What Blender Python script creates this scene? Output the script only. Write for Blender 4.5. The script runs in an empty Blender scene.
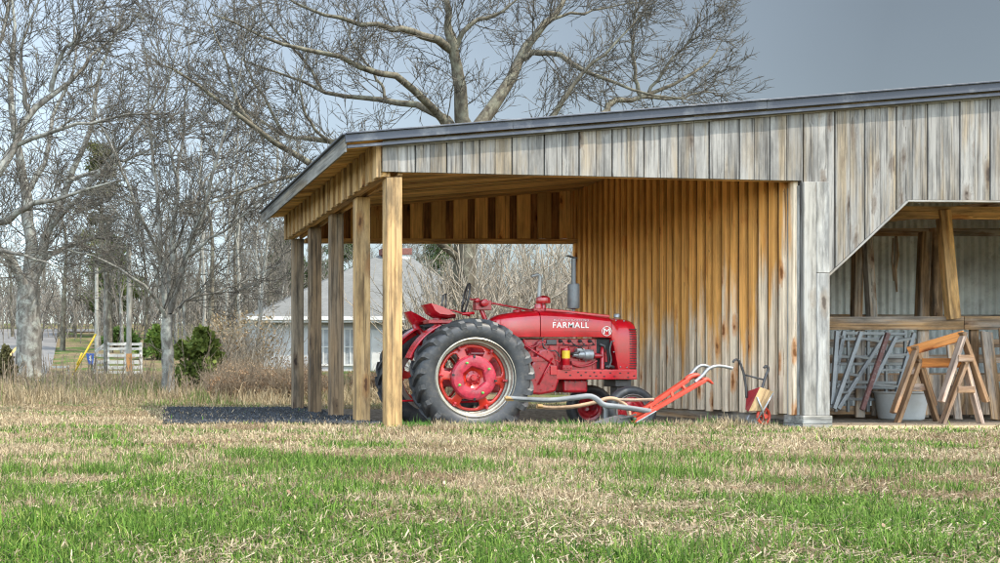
import bpy, bmesh, math, random
import numpy as np
from mathutils import Vector, Matrix

random.seed(11)
rng = np.random.default_rng(11)
SC = bpy.context.scene
COL = SC.collection
R = math.radians

# ------------------------------------------------------------------ survey helper
# the photograph was measured as pixels; P turns a pixel at a known distance into metres
FPX, PCX, PCY, EYE = 1000.0, 91.0, 372.0, 0.66
def P(px, py, Y):
    return Vector(((px - PCX) * Y / FPX, Y, EYE + (PCY - py) * Y / FPX))

def sstep(a, b, x):
    t = np.clip((np.asarray(x, float) - a) / (b - a), 0, 1)
    return t * t * (3 - 2 * t)

# ------------------------------------------------------------------ value noise (numpy)
_tab = np.random.default_rng(5).random((256, 256))
def vnoise(x, y, s):
    x = np.asarray(x, float) * s + 91.3; y = np.asarray(y, float) * s + 37.7
    xi = np.floor(x).astype(int); yi = np.floor(y).astype(int)
    fx = x - xi; fy = y - yi
    fx = fx * fx * (3 - 2 * fx); fy = fy * fy * (3 - 2 * fy)
    g = lambda a, b: _tab[a % 256, b % 256]
    return (g(xi, yi) * (1 - fx) + g(xi + 1, yi) * fx) * (1 - fy) + (g(xi, yi + 1) * (1 - fx) + g(xi + 1, yi + 1) * fx) * fy
def fbm(x, y, s, o=4):
    v = 0; a = .5; t = 0
    for k in range(o):
        v = v + a * vnoise(x + 13.1 * k, y - 7.7 * k, s * 2 ** k); t += a; a *= .5
    return v / t

def height(x, y):
    x = np.asarray(x, float); y = np.asarray(y, float)
    h = .026 * np.maximum(y - 19, 0) + .03 * np.maximum(y - 24, 0) + .03 * np.maximum(y - 31, 0)
    h = h - .05 * np.maximum(y - 75, 0) - .02 * np.maximum(y - 130, 0)
    h = h * sstep(-5, 20, y)
    h = np.minimum(h, 7.0)
    dip = sstep(3.78, 4.1, x) * (1 - sstep(8.15, 8.4, x)) * sstep(12.42, 12.85, y) * (1 - sstep(16.3, 17.2, y))
    h = h - .175 * dip
    h = h + .035 * (fbm(x, y, .7, 3) - .5) * (1 - dip) * sstep(2.0, 6, y)
    return h

# ------------------------------------------------------------------ tagging
def tag(o, label=None, cat=None, group=None, kind=None):
    if label: o['label'] = label
    if cat: o['category'] = cat
    if group: o['group'] = group
    if kind: o['kind'] = kind
    return o

def empty(name, loc, parent=None):
    o = bpy.data.objects.new(name, None)
    COL.objects.link(o)
    if parent is not None:
        o.parent = parent
        o.location = Vector(loc) - world_loc(parent)
    else:
        o.location = loc
    return o

def world_loc(o):
    v = Vector(o.location)
    while o.parent is not None:
        o = o.parent; v += Vector(o.location)
    return v

def copy_tree(o, parent=None):
    c = o.copy(); COL.objects.link(c); c.parent = parent
    for ch in list(o.children): copy_tree(ch, c)
    return c

# ------------------------------------------------------------------ numpy mesh
def np_mesh(name, V, faces, attrs=None, smooth=False):
    """faces: list of int arrays (n,k)"""
    me = bpy.data.meshes.new(name)
    V = np.asarray(V, np.float32).reshape(-1, 3)
    me.vertices.add(len(V)); me.vertices.foreach_set('co', V.ravel())
    faces = [np.asarray(f, np.int32) for f in faces if len(f)]
    nl = sum(f.size for f in faces); nf = sum(len(f) for f in faces)
    me.loops.add(nl); me.polygons.add(nf)
    me.loops.foreach_set('vertex_index', np.concatenate([f.ravel() for f in faces]))
    starts = []; off = 0
    for f in faces:
        k = f.shape[1]; starts.append(off + np.arange(len(f)) * k); off += f.size
    me.polygons.foreach_set('loop_start', np.concatenate(starts).astype(np.int32))
    if smooth: me.polygons.foreach_set('use_smooth', np.ones(nf, bool))
    me.update(calc_edges=True)
    for k, (typ, arr) in (attrs or {}).items():
        a = me.attributes.new(k, typ, 'POINT')
        arr = np.asarray(arr, np.float32)
        a.data.foreach_set({'FLOAT': 'value', 'FLOAT_VECTOR': 'vector', 'FLOAT_COLOR': 'color'}[typ], arr.ravel())
    return me

def link(name, me, mat, parent=None, recenter=True):
    o = bpy.data.objects.new(name, me)
    COL.objects.link(o)
    me.materials.clear()
    for m in (mat if isinstance(mat, (list, tuple)) else [mat]): me.materials.append(m)
    if parent is not None:
        o.parent = parent
        me.transform(Matrix.Translation(-world_loc(parent)))
    elif recenter:
        co = np.empty(len(me.vertices) * 3, np.float32); me.vertices.foreach_get('co', co)
        co = co.reshape(-1, 3); lo, hi = co.min(0), co.max(0)
        c = Vector(((lo[0] + hi[0]) / 2, (lo[1] + hi[1]) / 2, lo[2]))
        me.transform(Matrix.Translation(-c)); o.location = c
    return o

# ------------------------------------------------------------------ mesh builder
HEXF = [(0, 3, 2, 1), (4, 5, 6, 7), (0, 1, 5, 4), (1, 2, 6, 5), (2, 3, 7, 6), (3, 0, 4, 7)]
class MB:
    def __init__(s):
        s.v = []; s.f = []; s.gv = []; s.rnd = []; s.sm = []
    def _add(s, vs, fs, gv=None, r=None, smooth=False):
        b = len(s.v); r = random.random() if r is None else r
        s.v += [Vector(v) for v in vs]
        s.gv += gv if gv is not None else [Vector(v) for v in vs]
        s.rnd += [r] * len(vs)
        s.f += [tuple(i + b for i in f) for f in fs]
        s.sm += [smooth] * len(fs)
    def hexa(s, pts, axis=None, r=None):
        """8 corners: bottom ring 0-3 then top ring 4-7; grain runs along the longest edge"""
        pts = [Vector(p) for p in pts]
        dx = (pts[1] - pts[0]).length; dy = (pts[3] - pts[0]).length; dz = (pts[4] - pts[0]).length
        order = sorted(range(3), key=lambda i: -(dx, dy, dz)[i]) if axis is None else axis
        o = Vector((random.uniform(0, 60), random.uniform(0, 60), random.uniform(0, 60)))
        loc = []
        for i in range(8):
            k = i % 4
            u = (dx if k in (1, 2) else 0, dy if k in (2, 3) else 0, 0)
            u = (u[0], u[1], 0 if i < 4 else dz)
            if dz and i < 8:
                pass
            loc.append(Vector((u[order[0]], u[order[1]], u[order[2]])) + o)
        s._add(pts, HEXF, loc, r)
    def box(s, lo, hi, r=None):
        x0, y0, z0 = lo; x1, y1, z1 = hi
        s.hexa([(x0, y0, z0), (x1, y0, z0), (x1, y1, z0), (x0, y1, z0), (x0, y0, z1), (x1, y0, z1), (x1, y1, z1), (x0, y1, z1)], r=r)
    def board(s, x0, x1, y0, y1, zb0, zb1, zt0, zt1, r=None):
        s.hexa([(x0, y0, zb0), (x1, y0, zb1), (x1, y1, zb1), (x0, y1, zb0), (x0, y0, zt0), (x1, y0, zt1), (x1, y1, zt1), (x0, y1, zt0)], axis=[2, 0, 1], r=r)
    def bar(s, p0, p1, w, h, up=(0, 0, 1), r=None, w1=None, h1=None):
        p0 = Vector(p0); p1 = Vector(p1); d = (p1 - p0).normalized(); up = Vector(up)
        if abs(d.dot(up)) > .98: up = Vector((0, 1, 0))
        a = d.cross(up).normalized(); b = a.cross(d).normalized()
        w1 = w if w1 is None else w1; h1 = h if h1 is None else h1
        q = lambda p, i, j, ww, hh: p + a * (i * ww / 2) + b * (j * hh / 2)
        s.hexa([q(p0, -1, -1, w, h), q(p0, 1, -1, w, h), q(p0, 1, 1, w, h), q(p0, -1, 1, w, h),
                q(p1, -1, -1, w1, h1), q(p1, 1, -1, w1, h1), q(p1, 1, 1, w1, h1), q(p1, -1, 1, w1, h1)], axis=[2, 0, 1], r=r)
    def tube(s, pts, rad, n=8, smooth=True, caps=True):
        pts = [Vector(p) for p in pts]
        if not isinstance(rad, (list, tuple)): rad = [rad] * len(pts)
        vs = []; ref = None; L = 0; gv = []
        for i, p in enumerate(pts):
            t = (pts[min(i + 1, len(pts) - 1)] - pts[max(i - 1, 0)]).normalized()
            if ref is None:
                ref = Vector((0, 0, 1)) if abs(t.z) < .9 else Vector((1, 0, 0))
            a = t.cross(ref).normalized(); b = a.cross(t).normalized(); ref = b
            if i: L += (p - pts[i - 1]).length
            for k in range(n):
                c, sn = math.cos(k * 2 * math.pi / n), math.sin(k * 2 * math.pi / n)
                vs.append(p + a * (c * rad[i]) + b * (sn * rad[i]))
                gv.append(Vector((L, c * rad[i], sn * rad[i])))
        fs = []
        for i in range(len(pts) - 1):
            for k in range(n):
                fs.append((i * n + k, i * n + (k + 1) % n, (i + 1) * n + (k + 1) % n, (i + 1) * n + k))
        s._add(vs, fs, gv, None, smooth)
        if caps:
            b = len(s.v) - len(vs)
            s.f.append(tuple(b + k for k in reversed(range(n)))); s.sm.append(False)
            e = b + (len(pts) - 1) * n
            s.f.append(tuple(e + k for k in range(n))); s.sm.append(False)
    def lathe(s, prof, c, axis='y', n=32, closed=False, smooth=True):
        """prof: list of (radius, along)"""
        vs = []; c = Vector(c)
        for (r, t) in prof:
            for k in range(n):
                a = k * 2 * math.pi / n; u, w = r * math.cos(a), r * math.sin(a)
                vs.append(c + (Vector((u, t, w)) if axis == 'y' else Vector((u, w, t)) if axis == 'z' else Vector((t, u, w))))
        fs = []; m = len(prof)
        for i in range(m if closed else m - 1):
            j = (i + 1) % m
            for k in range(n):
                fs.append((i * n + k, i * n + (k + 1) % n, j * n + (k + 1) % n, j * n + k))
        s._add(vs, fs, None, None, smooth)
    def loft(s, rings, closed=True, caps=True, smooth=True):
        n = len(rings[0]); vs = [Vector(p) for r in rings for p in r]; fs = []
        for i in range(len(rings) - 1):
            for k in range(n if closed else n - 1):
                fs.append((i * n + k, i * n + (k + 1) % n, (i + 1) * n + (k + 1) % n, (i + 1) * n + k))
        b = len(s.v)
        s._add(vs, fs, None, None, smooth)
        if caps and closed:
            s.f.append(tuple(b + k for k in reversed(range(n)))); s.sm.append(False)
            e = b + (len(rings) - 1) * n
            s.f.append(tuple(e + k for k in range(n))); s.sm.append(False)
    def prism(s, poly, y0, y1):
        """polygon in (x,z), extruded from y0 to y1"""
        n = len(poly)
        vs = [(x, y0, z) for x, z in poly] + [(x, y1, z) for x, z in poly]
        fs = [tuple(range(n)), tuple(reversed(range(n, 2 * n)))]
        fs += [(k, k + n, (k + 1) % n + n, (k + 1) % n) for k in range(n)]
        s._add(vs, fs)
    def build(s, name, mat, parent=None, bevel=0, sharp=None, seg=2):
        me = bpy.data.meshes.new(name)
        me.from_pydata([tuple(v) for v in s.v], [], s.f)
        me.polygons.foreach_set('use_smooth', np.array(s.sm, bool))
        a = me.attributes.new('gv', 'FLOAT_VECTOR', 'POINT'); a.data.foreach_set('vector', np.array([tuple(g) for g in s.gv], np.float32).ravel())
        a = me.attributes.new('rnd', 'FLOAT', 'POINT'); a.data.foreach_set('value', np.array(s.rnd, np.float32))
        bm = bmesh.new(); bm.from_mesh(me); bmesh.ops.recalc_face_normals(bm, faces=bm.faces); bm.to_mesh(me); bm.free()
        if sharp: me.set_sharp_from_angle(angle=R(sharp))
        me.update()
        o = link(name, me, mat, parent)
        if bevel:
            m = o.modifiers.new('bevel', 'BEVEL'); m.width = bevel; m.segments = seg; m.limit_method = 'ANGLE'; m.angle_limit = R(35)
        return o

# ------------------------------------------------------------------ materials
class NT:
    def __init__(s, name):
        s.mat = bpy.data.materials.new(name); s.mat.use_nodes = True
        s.t = s.mat.node_tree; s.n = s.t.nodes
        s.bsdf = s.n['Principled BSDF']; s.out = s.n['Material Output']
    def new(s, typ, **kw):
        nd = s.n.new(typ)
        for k, v in kw.items(): setattr(nd, k, v)
        return nd
    def L(s, a, b): s.t.links.new(a, b)
    def attr(s, name):
        return s.new('ShaderNodeAttribute', attribute_name=name)
    def obj(s): return s.new('ShaderNodeTexCoord').outputs['Object']
    def pos(s): return s.new('ShaderNodeNewGeometry').outputs['Position']
    def noise(s, vec, scale, detail=4, rough=.55, vscale=None, dist=0):
        if vscale is not None:
            mp = s.new('ShaderNodeMapping'); s.L(vec, mp.inputs['Vector']); mp.inputs['Scale'].default_value = vscale; vec = mp.outputs[0]
        nz = s.new('ShaderNodeTexNoise'); s.L(vec, nz.inputs['Vector'])
        nz.inputs['Scale'].default_value = scale; nz.inputs['Detail'].default_value = detail; nz.inputs['Roughness'].default_value = rough
        nz.inputs['Distortion'].default_value = dist
        return nz.outputs['Fac']
    def ramp(s, fac, stops):
        rp = s.new('ShaderNodeValToRGB'); s.L(fac, rp.inputs[0]); e = rp.color_ramp.elements
        while len(e) < len(stops): e.new(.5)
        for el, (p, c) in zip(e, stops):
            el.position = p; el.color = (*c, 1) if len(c) == 3 else c
        return rp.outputs[0]
    def math(s, op, a, b=None, clamp=False):
        m = s.new('ShaderNodeMath', operation=op); m.use_clamp = clamp
        for i, v in enumerate((a, b)):
            if v is None: continue
            if hasattr(v, 'links'): s.L(v, m.inputs[i])
            else: m.inputs[i].default_value = v
        return m.outputs[0]
    def mix(s, fac, a, b, mode='MIX'):
        m = s.new('ShaderNodeMix', data_type='RGBA', blend_type=mode)
        for sock, v in ((m.inputs[0], fac), (m.inputs[6], a), (m.inputs[7], b)):
            if hasattr(v, 'links'): s.L(v, sock)
            elif isinstance(v, (tuple, list)): sock.default_value = (*v, 1) if len(v) == 3 else v
            else: sock.default_value = v
        return m.outputs[2]
    def mr(s, v, a, b, c, d):
        m = s.new('ShaderNodeMapRange'); s.L(v, m.inputs[0])
        for i, x in enumerate((a, b, c, d)): m.inputs[i + 1].default_value = x
        return m.outputs[0]
    def bump(s, h, strength=.3, dist=.01):
        b = s.new('ShaderNodeBump'); s.L(h, b.inputs['Height']); b.inputs['Strength'].default_value = strength; b.inputs['Distance'].default_value = dist
        s.L(b.outputs[0], s.bsdf.inputs['Normal'])
    def set(s, **kw):
        for k, v in kw.items():
            sock = s.bsdf.inputs[k]
            if hasattr(v, 'links'): s.L(v, sock)
            elif isinstance(v, (tuple, list)): sock.default_value = (*v, 1) if len(v) == 3 else v
            else: sock.default_value = v
        return s.mat

def wood(name, c1, c2, w1, w2, wmid=.5, ring=26, rough=.82, tone=(.72, 1.2), zfade=None, knots=True, bump=.5, vary=.10, blotch=.42):
    t = NT(name)
    gv = t.attr('gv').outputs['Vector']; rnd = t.attr('rnd').outputs['Fac']
    # knots push the grain aside
    mp = t.new('ShaderNodeMapping'); t.L(gv, mp.inputs[0]); mp.inputs['Scale'].default_value = (1.7, 5.2, 5.2)
    wb = t.new('ShaderNodeTexNoise'); t.L(gv, wb.inputs['Vector']); wb.inputs['Scale'].default_value = 14
    wv = t.new('ShaderNodeVectorMath', operation='MULTIPLY_ADD'); t.L(wb.outputs['Color'], wv.inputs[0]); wv.inputs[1].default_value = (.25, .25, .25); t.L(mp.outputs[0], wv.inputs[2])
    vo = t.new('ShaderNodeTexVoronoi'); t.L(wv.outputs[0], vo.inputs['Vector']); vo.inputs['Scale'].default_value = 1.0
    sp = t.new('ShaderNodeSeparateColor'); t.L(vo.outputs['Color'], sp.inputs[0])
    gate = t.math('GREATER_THAN', sp.outputs[0], .50 if knots else 2.0)
    near = t.math('MULTIPLY', t.mr(vo.outputs['Distance'], .0, .45, 1, 0), gate)
    off = t.new('ShaderNodeVectorMath', operation='SCALE'); t.L(vo.outputs['Color'], off.inputs[0]); t.L(t.math('MULTIPLY', near, .05), off.inputs['Scale'])
    gk = t.new('ShaderNodeVectorMath', operation='ADD'); t.L(gv, gk.inputs[0]); t.L(off.outputs[0], gk.inputs[1]); gw = gk.outputs[0]
    n1 = t.noise(gw, 2.6, 3, .62, (.30, 15, 15))
    nb = t.noise(gw, 1.7, 5, .62, (.55, 8, 8))
    g = t.math('ADD', t.math('MULTIPLY', n1, .60), t.math('MULTIPLY', nb, .40))
    nc = t.noise(gw, 3.1, 2, .5, (.2, 14, 14))
    crack = t.ramp(nc, [(.31, (1, 1, 1)), (.35, (0, 0, 0))])
    mid_ = lambda p, q_, k: tuple(x_ * (1 - k) + y_ * k for x_, y_ in zip(p, q_))
    a = t.ramp(g, [(.36, c2), (.45, mid_(c2, c1, .55)), (.50, mid_(c2, c1, .8)), (.60, c1)])
    b = t.ramp(g, [(.36, w2), (.44, mid_(w2, w1, .5)), (.49, mid_(w2, w1, .85)), (.60, w1)])
    n3 = t.noise(gv, 1.3, 5, .6, (.45, 4.5, 4.5))
    wf = t.math('ADD', n3, t.mr(rnd, 0, 1, -vary, vary))
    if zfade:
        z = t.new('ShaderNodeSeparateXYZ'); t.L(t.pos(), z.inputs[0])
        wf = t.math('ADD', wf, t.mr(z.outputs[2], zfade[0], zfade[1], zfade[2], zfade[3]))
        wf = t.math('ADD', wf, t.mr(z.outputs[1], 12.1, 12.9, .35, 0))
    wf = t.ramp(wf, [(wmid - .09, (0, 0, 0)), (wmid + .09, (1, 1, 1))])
    col = t.mix(wf, a, b)
    col = t.mix(t.math('MULTIPLY', crack, .75), col, (c2[0] * .3, c2[1] * .3, c2[2] * .3))
    blot = t.ramp(t.noise(gv, 1.6, 6, .68, (.9, 4.5, 4.5)), [(.37, (blotch,) * 3), (.57, (1, 1, 1))])
    col = t.mix(1.0, col, blot, 'MULTIPLY')
    if knots:
        kd = t.math('ADD', vo.outputs['Distance'], t.math('MULTIPLY', t.math('SUBTRACT', n1, .5), .10))
        ring = t.math('MULTIPLY', t.ramp(kd, [(.0, (1, 1, 1)), (.20, (.75, .75, .75)), (.34, (0, 0, 0))]), t.math('MULTIPLY', gate, .8))
        col = t.mix(ring, col, (c2[0] * 1.0, c2[1] * .85, c2[2] * .7))
        kf = t.math('MULTIPLY', t.ramp(kd, [(.09, (1, 1, 1)), (.17, (0, 0, 0))]), gate)
        col = t.mix(kf, col, (c2[0] * .35, c2[1] * .28, c2[2] * .24))
    tn = t.mr(rnd, 0, 1, *tone)
    cb = t.new('ShaderNodeCombineColor')
    for i in range(3): t.L(tn, cb.inputs[i])
    col = t.mix(1.0, col, cb.outputs[0], 'MULTIPLY')
    t.bump(g, bump, .006)
    return t.set(**{'Base Color': col, 'Roughness': rough})

def paint(name, c, rough=.35, metal=0, coat=0, var=.25, scale=6, dirt=None, bump=0, dirtamt=.35):
    t = NT(name)
    o = t.obj()
    n = t.noise(o, scale, 5, .6)
    dk = tuple(x * (1 - var) for x in c); lt = tuple(min(1, x * (1 + var * .6)) for x in c)
    col = t.ramp(n, [(.3, dk), (.7, lt)])
    if dirt:
        n2 = t.noise(o, scale * 2.3, 7, .7)
        col = t.mix(t.math('MULTIPLY', t.ramp(n2, [(.52, (0, 0, 0)), (.72, (1, 1, 1))]), dirtamt), col, dirt)
    if bump: t.bump(t.noise(o, scale * 5, 5), bump, .004)
    rg = t.mr(n, .3, .7, rough * .8, min(1, rough * 1.25))
    return t.set(**{'Base Color': col, 'Roughness': rg, 'Metallic': metal, 'Coat Weight': coat, 'Coat Roughness': .12})

W = {}
AMB1, AMB2 = (.74, .44, .17), (.34, .15, .045)
GRY1, GRY2 = (.50, .475, .43), (.145, .135, .125)
W['grey'] = wood('weathered_board', (.30, .235, .155), (.085, .062, .043), (.285, .268, .245), (.06, .055, .051), .43, 26, tone=(.68, 1.10), vary=.03, blotch=.55)
W['column'] = wood('corner_column_board', (.35, .325, .285), (.19, .175, .155), (.37, .36, .34), (.22, .215, .21), .5, 14, tone=(.9, 1.05))
W['amber'] = wood('amber_board', AMB1, AMB2, (.40, .25, .12), (.12, .06, .026), .60, 22)
W['amber_dark'] = wood('dark_amber_board', (.46, .215, .075), (.17, .065, .02), (.34, .16, .06), (.08, .035, .016), .5, 22)
W['deck'] = wood('roof_deck_board', (.95, .58, .21), (.62, .30, .09), (.80, .47, .17), (.30, .15, .055), .58, 20, blotch=.7, tone=(.5, 1.1))
W['post'] = wood('sawn_post', (.56, .355, .15), (.25, .125, .045), (.45, .30, .15), (.15, .085, .04), .55, 30, tone=(.8, 1.05))
W['post_dark'] = wood('dark_post', (.30, .195, .105), (.07, .042, .023), (.25, .19, .13), (.04, .029, .02), .5, 34, tone=(.8, 1.05))  # darker wood tone for the posts further back
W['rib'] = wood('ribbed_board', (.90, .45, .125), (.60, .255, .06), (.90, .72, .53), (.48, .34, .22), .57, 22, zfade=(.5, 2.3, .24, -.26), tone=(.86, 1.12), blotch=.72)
W['ribback_shade'] = wood('shaded_recess_board', (.09, .04, .014), (.03, .013, .006), (.06, .045, .03), (.02, .016, .012), .52, 22, zfade=(.7, 2.6, .32, -.26))  # recess shade put into the colour so the ribs stand out
W['horsetop'] = wood('orange_beam', (.74, .27, .06), (.42, .14, .035), (.64, .27, .08), (.32, .12, .04), .5, 22)
W['horse'] = wood('sawhorse_wood', (.46, .27, .14), (.20, .10, .05), (.42, .32, .26), (.17, .12, .095), .52, 22)
W['barnwood'] = wood('old_barn_timber', (.48, .29, .15), (.16, .09, .045), (.42, .37, .32), (.10, .085, .075), .5, 24)
W['rail'] = wood('stall_rail_timber', (.55, .32, .14), (.17, .09, .04), (.36, .30, .25), (.09, .075, .065), .5, 24)
W['white'] = paint('old_white_paint', (.50, .49, .46), .7, var=.25, dirt=(.3, .27, .22), bump=.2)

RED = paint('tractor_red', (.48, .004, .014), .18, coat=.6, var=.28, scale=4, dirt=(.22, .03, .03), dirtamt=.4)
REDM = paint('castings_red', (.38, .008, .016), .32, coat=.4, var=.5, scale=11, dirt=(.04, .014, .012), dirtamt=.6, bump=.2)
REDO = paint('wheel_red', (.46, .018, .008), .34, coat=.4, var=.2, scale=6, dirt=(.25, .04, .03))
PINK = paint('weight_red', (.34, .008, .030), .34, coat=.35, var=.45, scale=13, dirt=(.45, .13, .14), bump=.25)
PLOW = paint('plough_red', (.50, .045, .02), .5, var=.32, scale=14, dirt=(.17, .07, .045), dirtamt=.75, bump=.2)
RUST = paint('faded_red', (.10, .04, .034), .65, var=.4, scale=14, dirt=(.22, .2, .19), dirtamt=.8)
STEEL = paint('grey_steel', (.34, .35, .36), .42, metal=.55, var=.3, scale=9, dirt=(.12, .09, .07))
IRON = paint('dark_iron', (.10, .095, .095), .5, metal=.6, var=.35, scale=9, dirt=(.13, .07, .04))
RIMM = paint('rim_silver', (.36, .335, .28), .42, metal=.5, var=.3, scale=6, dirt=(.16, .12, .075), dirtamt=.7)
RIMF = paint('front_rim_grey', (.20, .19, .175), .5, metal=.4, var=.3, scale=8, dirt=(.1, .07, .05), dirtamt=.7)
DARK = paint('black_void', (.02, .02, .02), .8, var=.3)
GREENB = paint('bolt_green', (.10, .45, .08), .4)
TANB = wood('tan_handle', (.50, .33, .20), (.26, .15, .09), (.45, .33, .25), (.25, .17, .12), .5, 18, knots=False)
GREYB = wood('grey_handle', (.26, .27, .28), (.11, .115, .12), (.32, .33, .34), (.15, .155, .16), .5, 18, knots=False)
YELLOW = paint('yellow_label', (.8, .52, .03), .5)
CREAM = paint('cream_lettering', (.82, .78, .72), .45, var=.05)
PINKL = paint('faded_lettering', (.72, .42, .42), .45, var=.05)
ALU = paint('grey_ladder', (.19, .20, .205), .42, metal=.35, var=.25, scale=7, dirt=(.16, .15, .14))
TUB = paint('grey_white_tub', (.44, .45, .445), .55, var=.15, scale=3, dirt=(.3, .27, .22))
ROOFM = paint('roof_metal', (.05, .055, .072), .45, metal=.3, var=.18, scale=1.2, dirt=(.3, .3, .3))
CORR = paint('galvanised_sheet', (.74, .78, .79), .5, metal=.1, var=.22, scale=2.2, dirt=(.16, .15, .14))

def rubber():
    t = NT('tyre_rubber'); o = t.obj()
    n = t.noise(o, 7, 6, .65); n2 = t.noise(o, 45, 4)
    col = t.ramp(n, [(.3, (.011, .012, .014)), (.75, (.04, .042, .047))])
    col = t.mix(t.math('MULTIPLY', t.ramp(t.noise(o, 16, 6, .7), [(.5, (0, 0, 0)), (.68, (1, 1, 1))]), .35), col, (.12, .10, .078))
    t.bump(n2, .15, .004)
    return t.set(**{'Base Color': col, 'Roughness': .5, 'Specular IOR Level': .6})
RUB = rubber()

def leafmat(name, attr='bc', trans=.24, rough=.75):
    t = NT(name)
    a = t.attr(attr).outputs['Color']
    t.set(**{'Base Color': a, 'Roughness': rough, 'Specular IOR Level': .25})
    tr = t.new('ShaderNodeBsdfTranslucent'); t.L(a, tr.inputs['Color'])
    mx = t.new('ShaderNodeMixShader'); mx.inputs[0].default_value = trans
    t.L(t.bsdf.outputs[0], mx.inputs[1]); t.L(tr.outputs[0], mx.inputs[2]); t.L(mx.outputs[0], t.out.inputs['Surface'])
    return t.mat
LEAF = leafmat('leaf_blade')

def barkmat(name, dk, md, lt, lichen, amt=.5):
    t = NT(name); p = t.obj()
    n = t.noise(p, 3.5, 7, .7); n2 = t.noise(p, 9, 5, .6, (1, 1, .25)); n3 = t.noise(p, 1.6, 5, .65)
    col = t.ramp(n2, [(.3, dk), (.55, md), (.75, lt)])
    f = t.math('MULTIPLY', t.ramp(n, [(.48, (0, 0, 0)), (.6, (1, 1, 1))]), amt)
    col = t.mix(f, col, lichen)
    t.bump(n2, .6, .02)
    return t.set(**{'Base Color': col, 'Roughness': .9, 'Specular IOR Level': .2})
BARK = barkmat('grey_bark', (0.051, 0.045, 0.037), (0.153, 0.140, 0.122), (0.268, 0.255, 0.230), (0.293, 0.299, 0.261), .7)
BARKD = barkmat('brown_bark', (0.036, 0.029, 0.022), (0.102, 0.087, 0.063), (0.198, 0.174, 0.132), (0.228, 0.222, 0.162), .5)
TWIG = barkmat('twig_bark', (0.036, 0.030, 0.026), (0.086, 0.074, 0.061), (0.170, 0.155, 0.130), (0.210, 0.210, 0.175), .4)
TWIGD = barkmat('dark_twig_bark', (0.028, 0.025, 0.020), (0.078, 0.067, 0.054), (0.145, 0.130, 0.104), (0.166, 0.161, 0.125), .3)
PALE = barkmat('pale_bark', (0.144, 0.133, 0.115), (0.288, 0.274, 0.238), (0.396, 0.382, 0.346), (0.360, 0.360, 0.317), .4)
CANE = barkmat('tan_cane', (0.144, 0.112, 0.076), (0.331, 0.281, 0.216), (0.490, 0.446, 0.382), (0.396, 0.360, 0.302), .3)
TWIGF = barkmat('far_twig_bark', (.065, .056, .047), (.16, .14, .118), (.29, .26, .22), (.28, .27, .22), .4)
DRYST = barkmat('dry_stem', (0.098, 0.068, 0.045), (0.210, 0.158, 0.109), (0.345, 0.285, 0.210), (0.300, 0.255, 0.180), .4)

# ------------------------------------------------------------------ world, sun, camera
SUN = Vector((.60, -.44, 1.0)).normalized()
elev = math.asin(SUN.z); azi = math.atan2(SUN.x, SUN.y)
wd = bpy.data.worlds.new('World'); SC.world = wd; wd.use_nodes = True
nt = wd.node_tree; bg = nt.nodes['Background']
sky = nt.nodes.new('ShaderNodeTexSky'); sky.sky_type = 'NISHITA'; sky.sun_disc = False
sky.sun_elevation = elev; sky.sun_rotation = azi; sky.air_density = 1.0; sky.dust_density = 1.2; sky.ozone_density = 1.0
hs = nt.nodes.new('ShaderNodeHueSaturation'); hs.inputs['Saturation'].default_value = .55
nt.links.new(sky.outputs[0], hs.inputs['Color'])
# added sky dimming: framed north darkened, south left full bright to fill the shed
tc = nt.nodes.new('ShaderNodeTexCoord'); sx = nt.nodes.new('ShaderNodeSeparateXYZ'); nt.links.new(tc.outputs['Generated'], sx.inputs[0])
def wmr(sock, a, b, c, d):
    m_ = nt.nodes.new('ShaderNodeMapRange'); nt.links.new(sock, m_.inputs[0])
    for i_, v_ in enumerate((a, b, c, d)): m_.inputs[i_ + 1].default_value = v_
    return m_.outputs[0]
def wmul(a, b):
    m_ = nt.nodes.new('ShaderNodeMath'); m_.operation = 'MULTIPLY'; nt.links.new(a, m_.inputs[0]); nt.links.new(b, m_.inputs[1]); return m_.outputs[0]
nz = nt.nodes.new('ShaderNodeTexNoise'); nz.inputs['Scale'].default_value = 2.2; nz.inputs['Detail'].default_value = 5; nt.links.new(tc.outputs['Generated'], nz.inputs['Vector'])
fac = wmul(wmul(wmr(sx.outputs[1], -.1, .6, 1.0, .26), wmr(sx.outputs[0], -.05, .60, 3.0, .86)), wmr(nz.outputs['Fac'], .3, .7, .92, 1.08))
vm = nt.nodes.new('ShaderNodeVectorMath'); vm.operation = 'SCALE'; nt.links.new(hs.outputs[0], vm.inputs[0]); nt.links.new(fac, vm.inputs['Scale'])
tn_ = nt.nodes.new('ShaderNodeVectorMath'); tn_.operation = 'MULTIPLY'; tn_.inputs[1].default_value = (.97, 1.025, 1.0); nt.links.new(vm.outputs[0], tn_.inputs[0]); nt.links.new(tn_.outputs[0], bg.inputs['Color'])
bg.inputs['Strength'].default_value = .15
sl = bpy.data.lights.new('Sun', 'SUN'); sl.energy = 3.0; sl.angle = R(.6); sl.color = (1, .92, .79)
so = bpy.data.objects.new('Sun', sl); COL.objects.link(so); so.rotation_euler = SUN.to_track_quat('Z', 'Y').to_euler(); so.location = (20, -20, 40)
SC.view_settings.view_transform = 'Standard'; SC.view_settings.look = 'None'; SC.view_settings.gamma = 1; SC.view_settings.exposure = 1.2
SC.view_settings.use_curve_mapping = False
cd = bpy.data.cameras.new('Camera'); cam = bpy.data.objects.new('Camera', cd); COL.objects.link(cam); SC.camera = cam
cam.location = (0, 0, EYE); cam.rotation_euler = (R(90), 0, 0)
cd.sensor_width = 36; cd.lens = 36.0; cd.shift_x = (500 - PCX) / 1000; cd.shift_y = (PCY - 281.5) / 1000
cd.clip_start = .05; cd.clip_end = 2000
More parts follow.
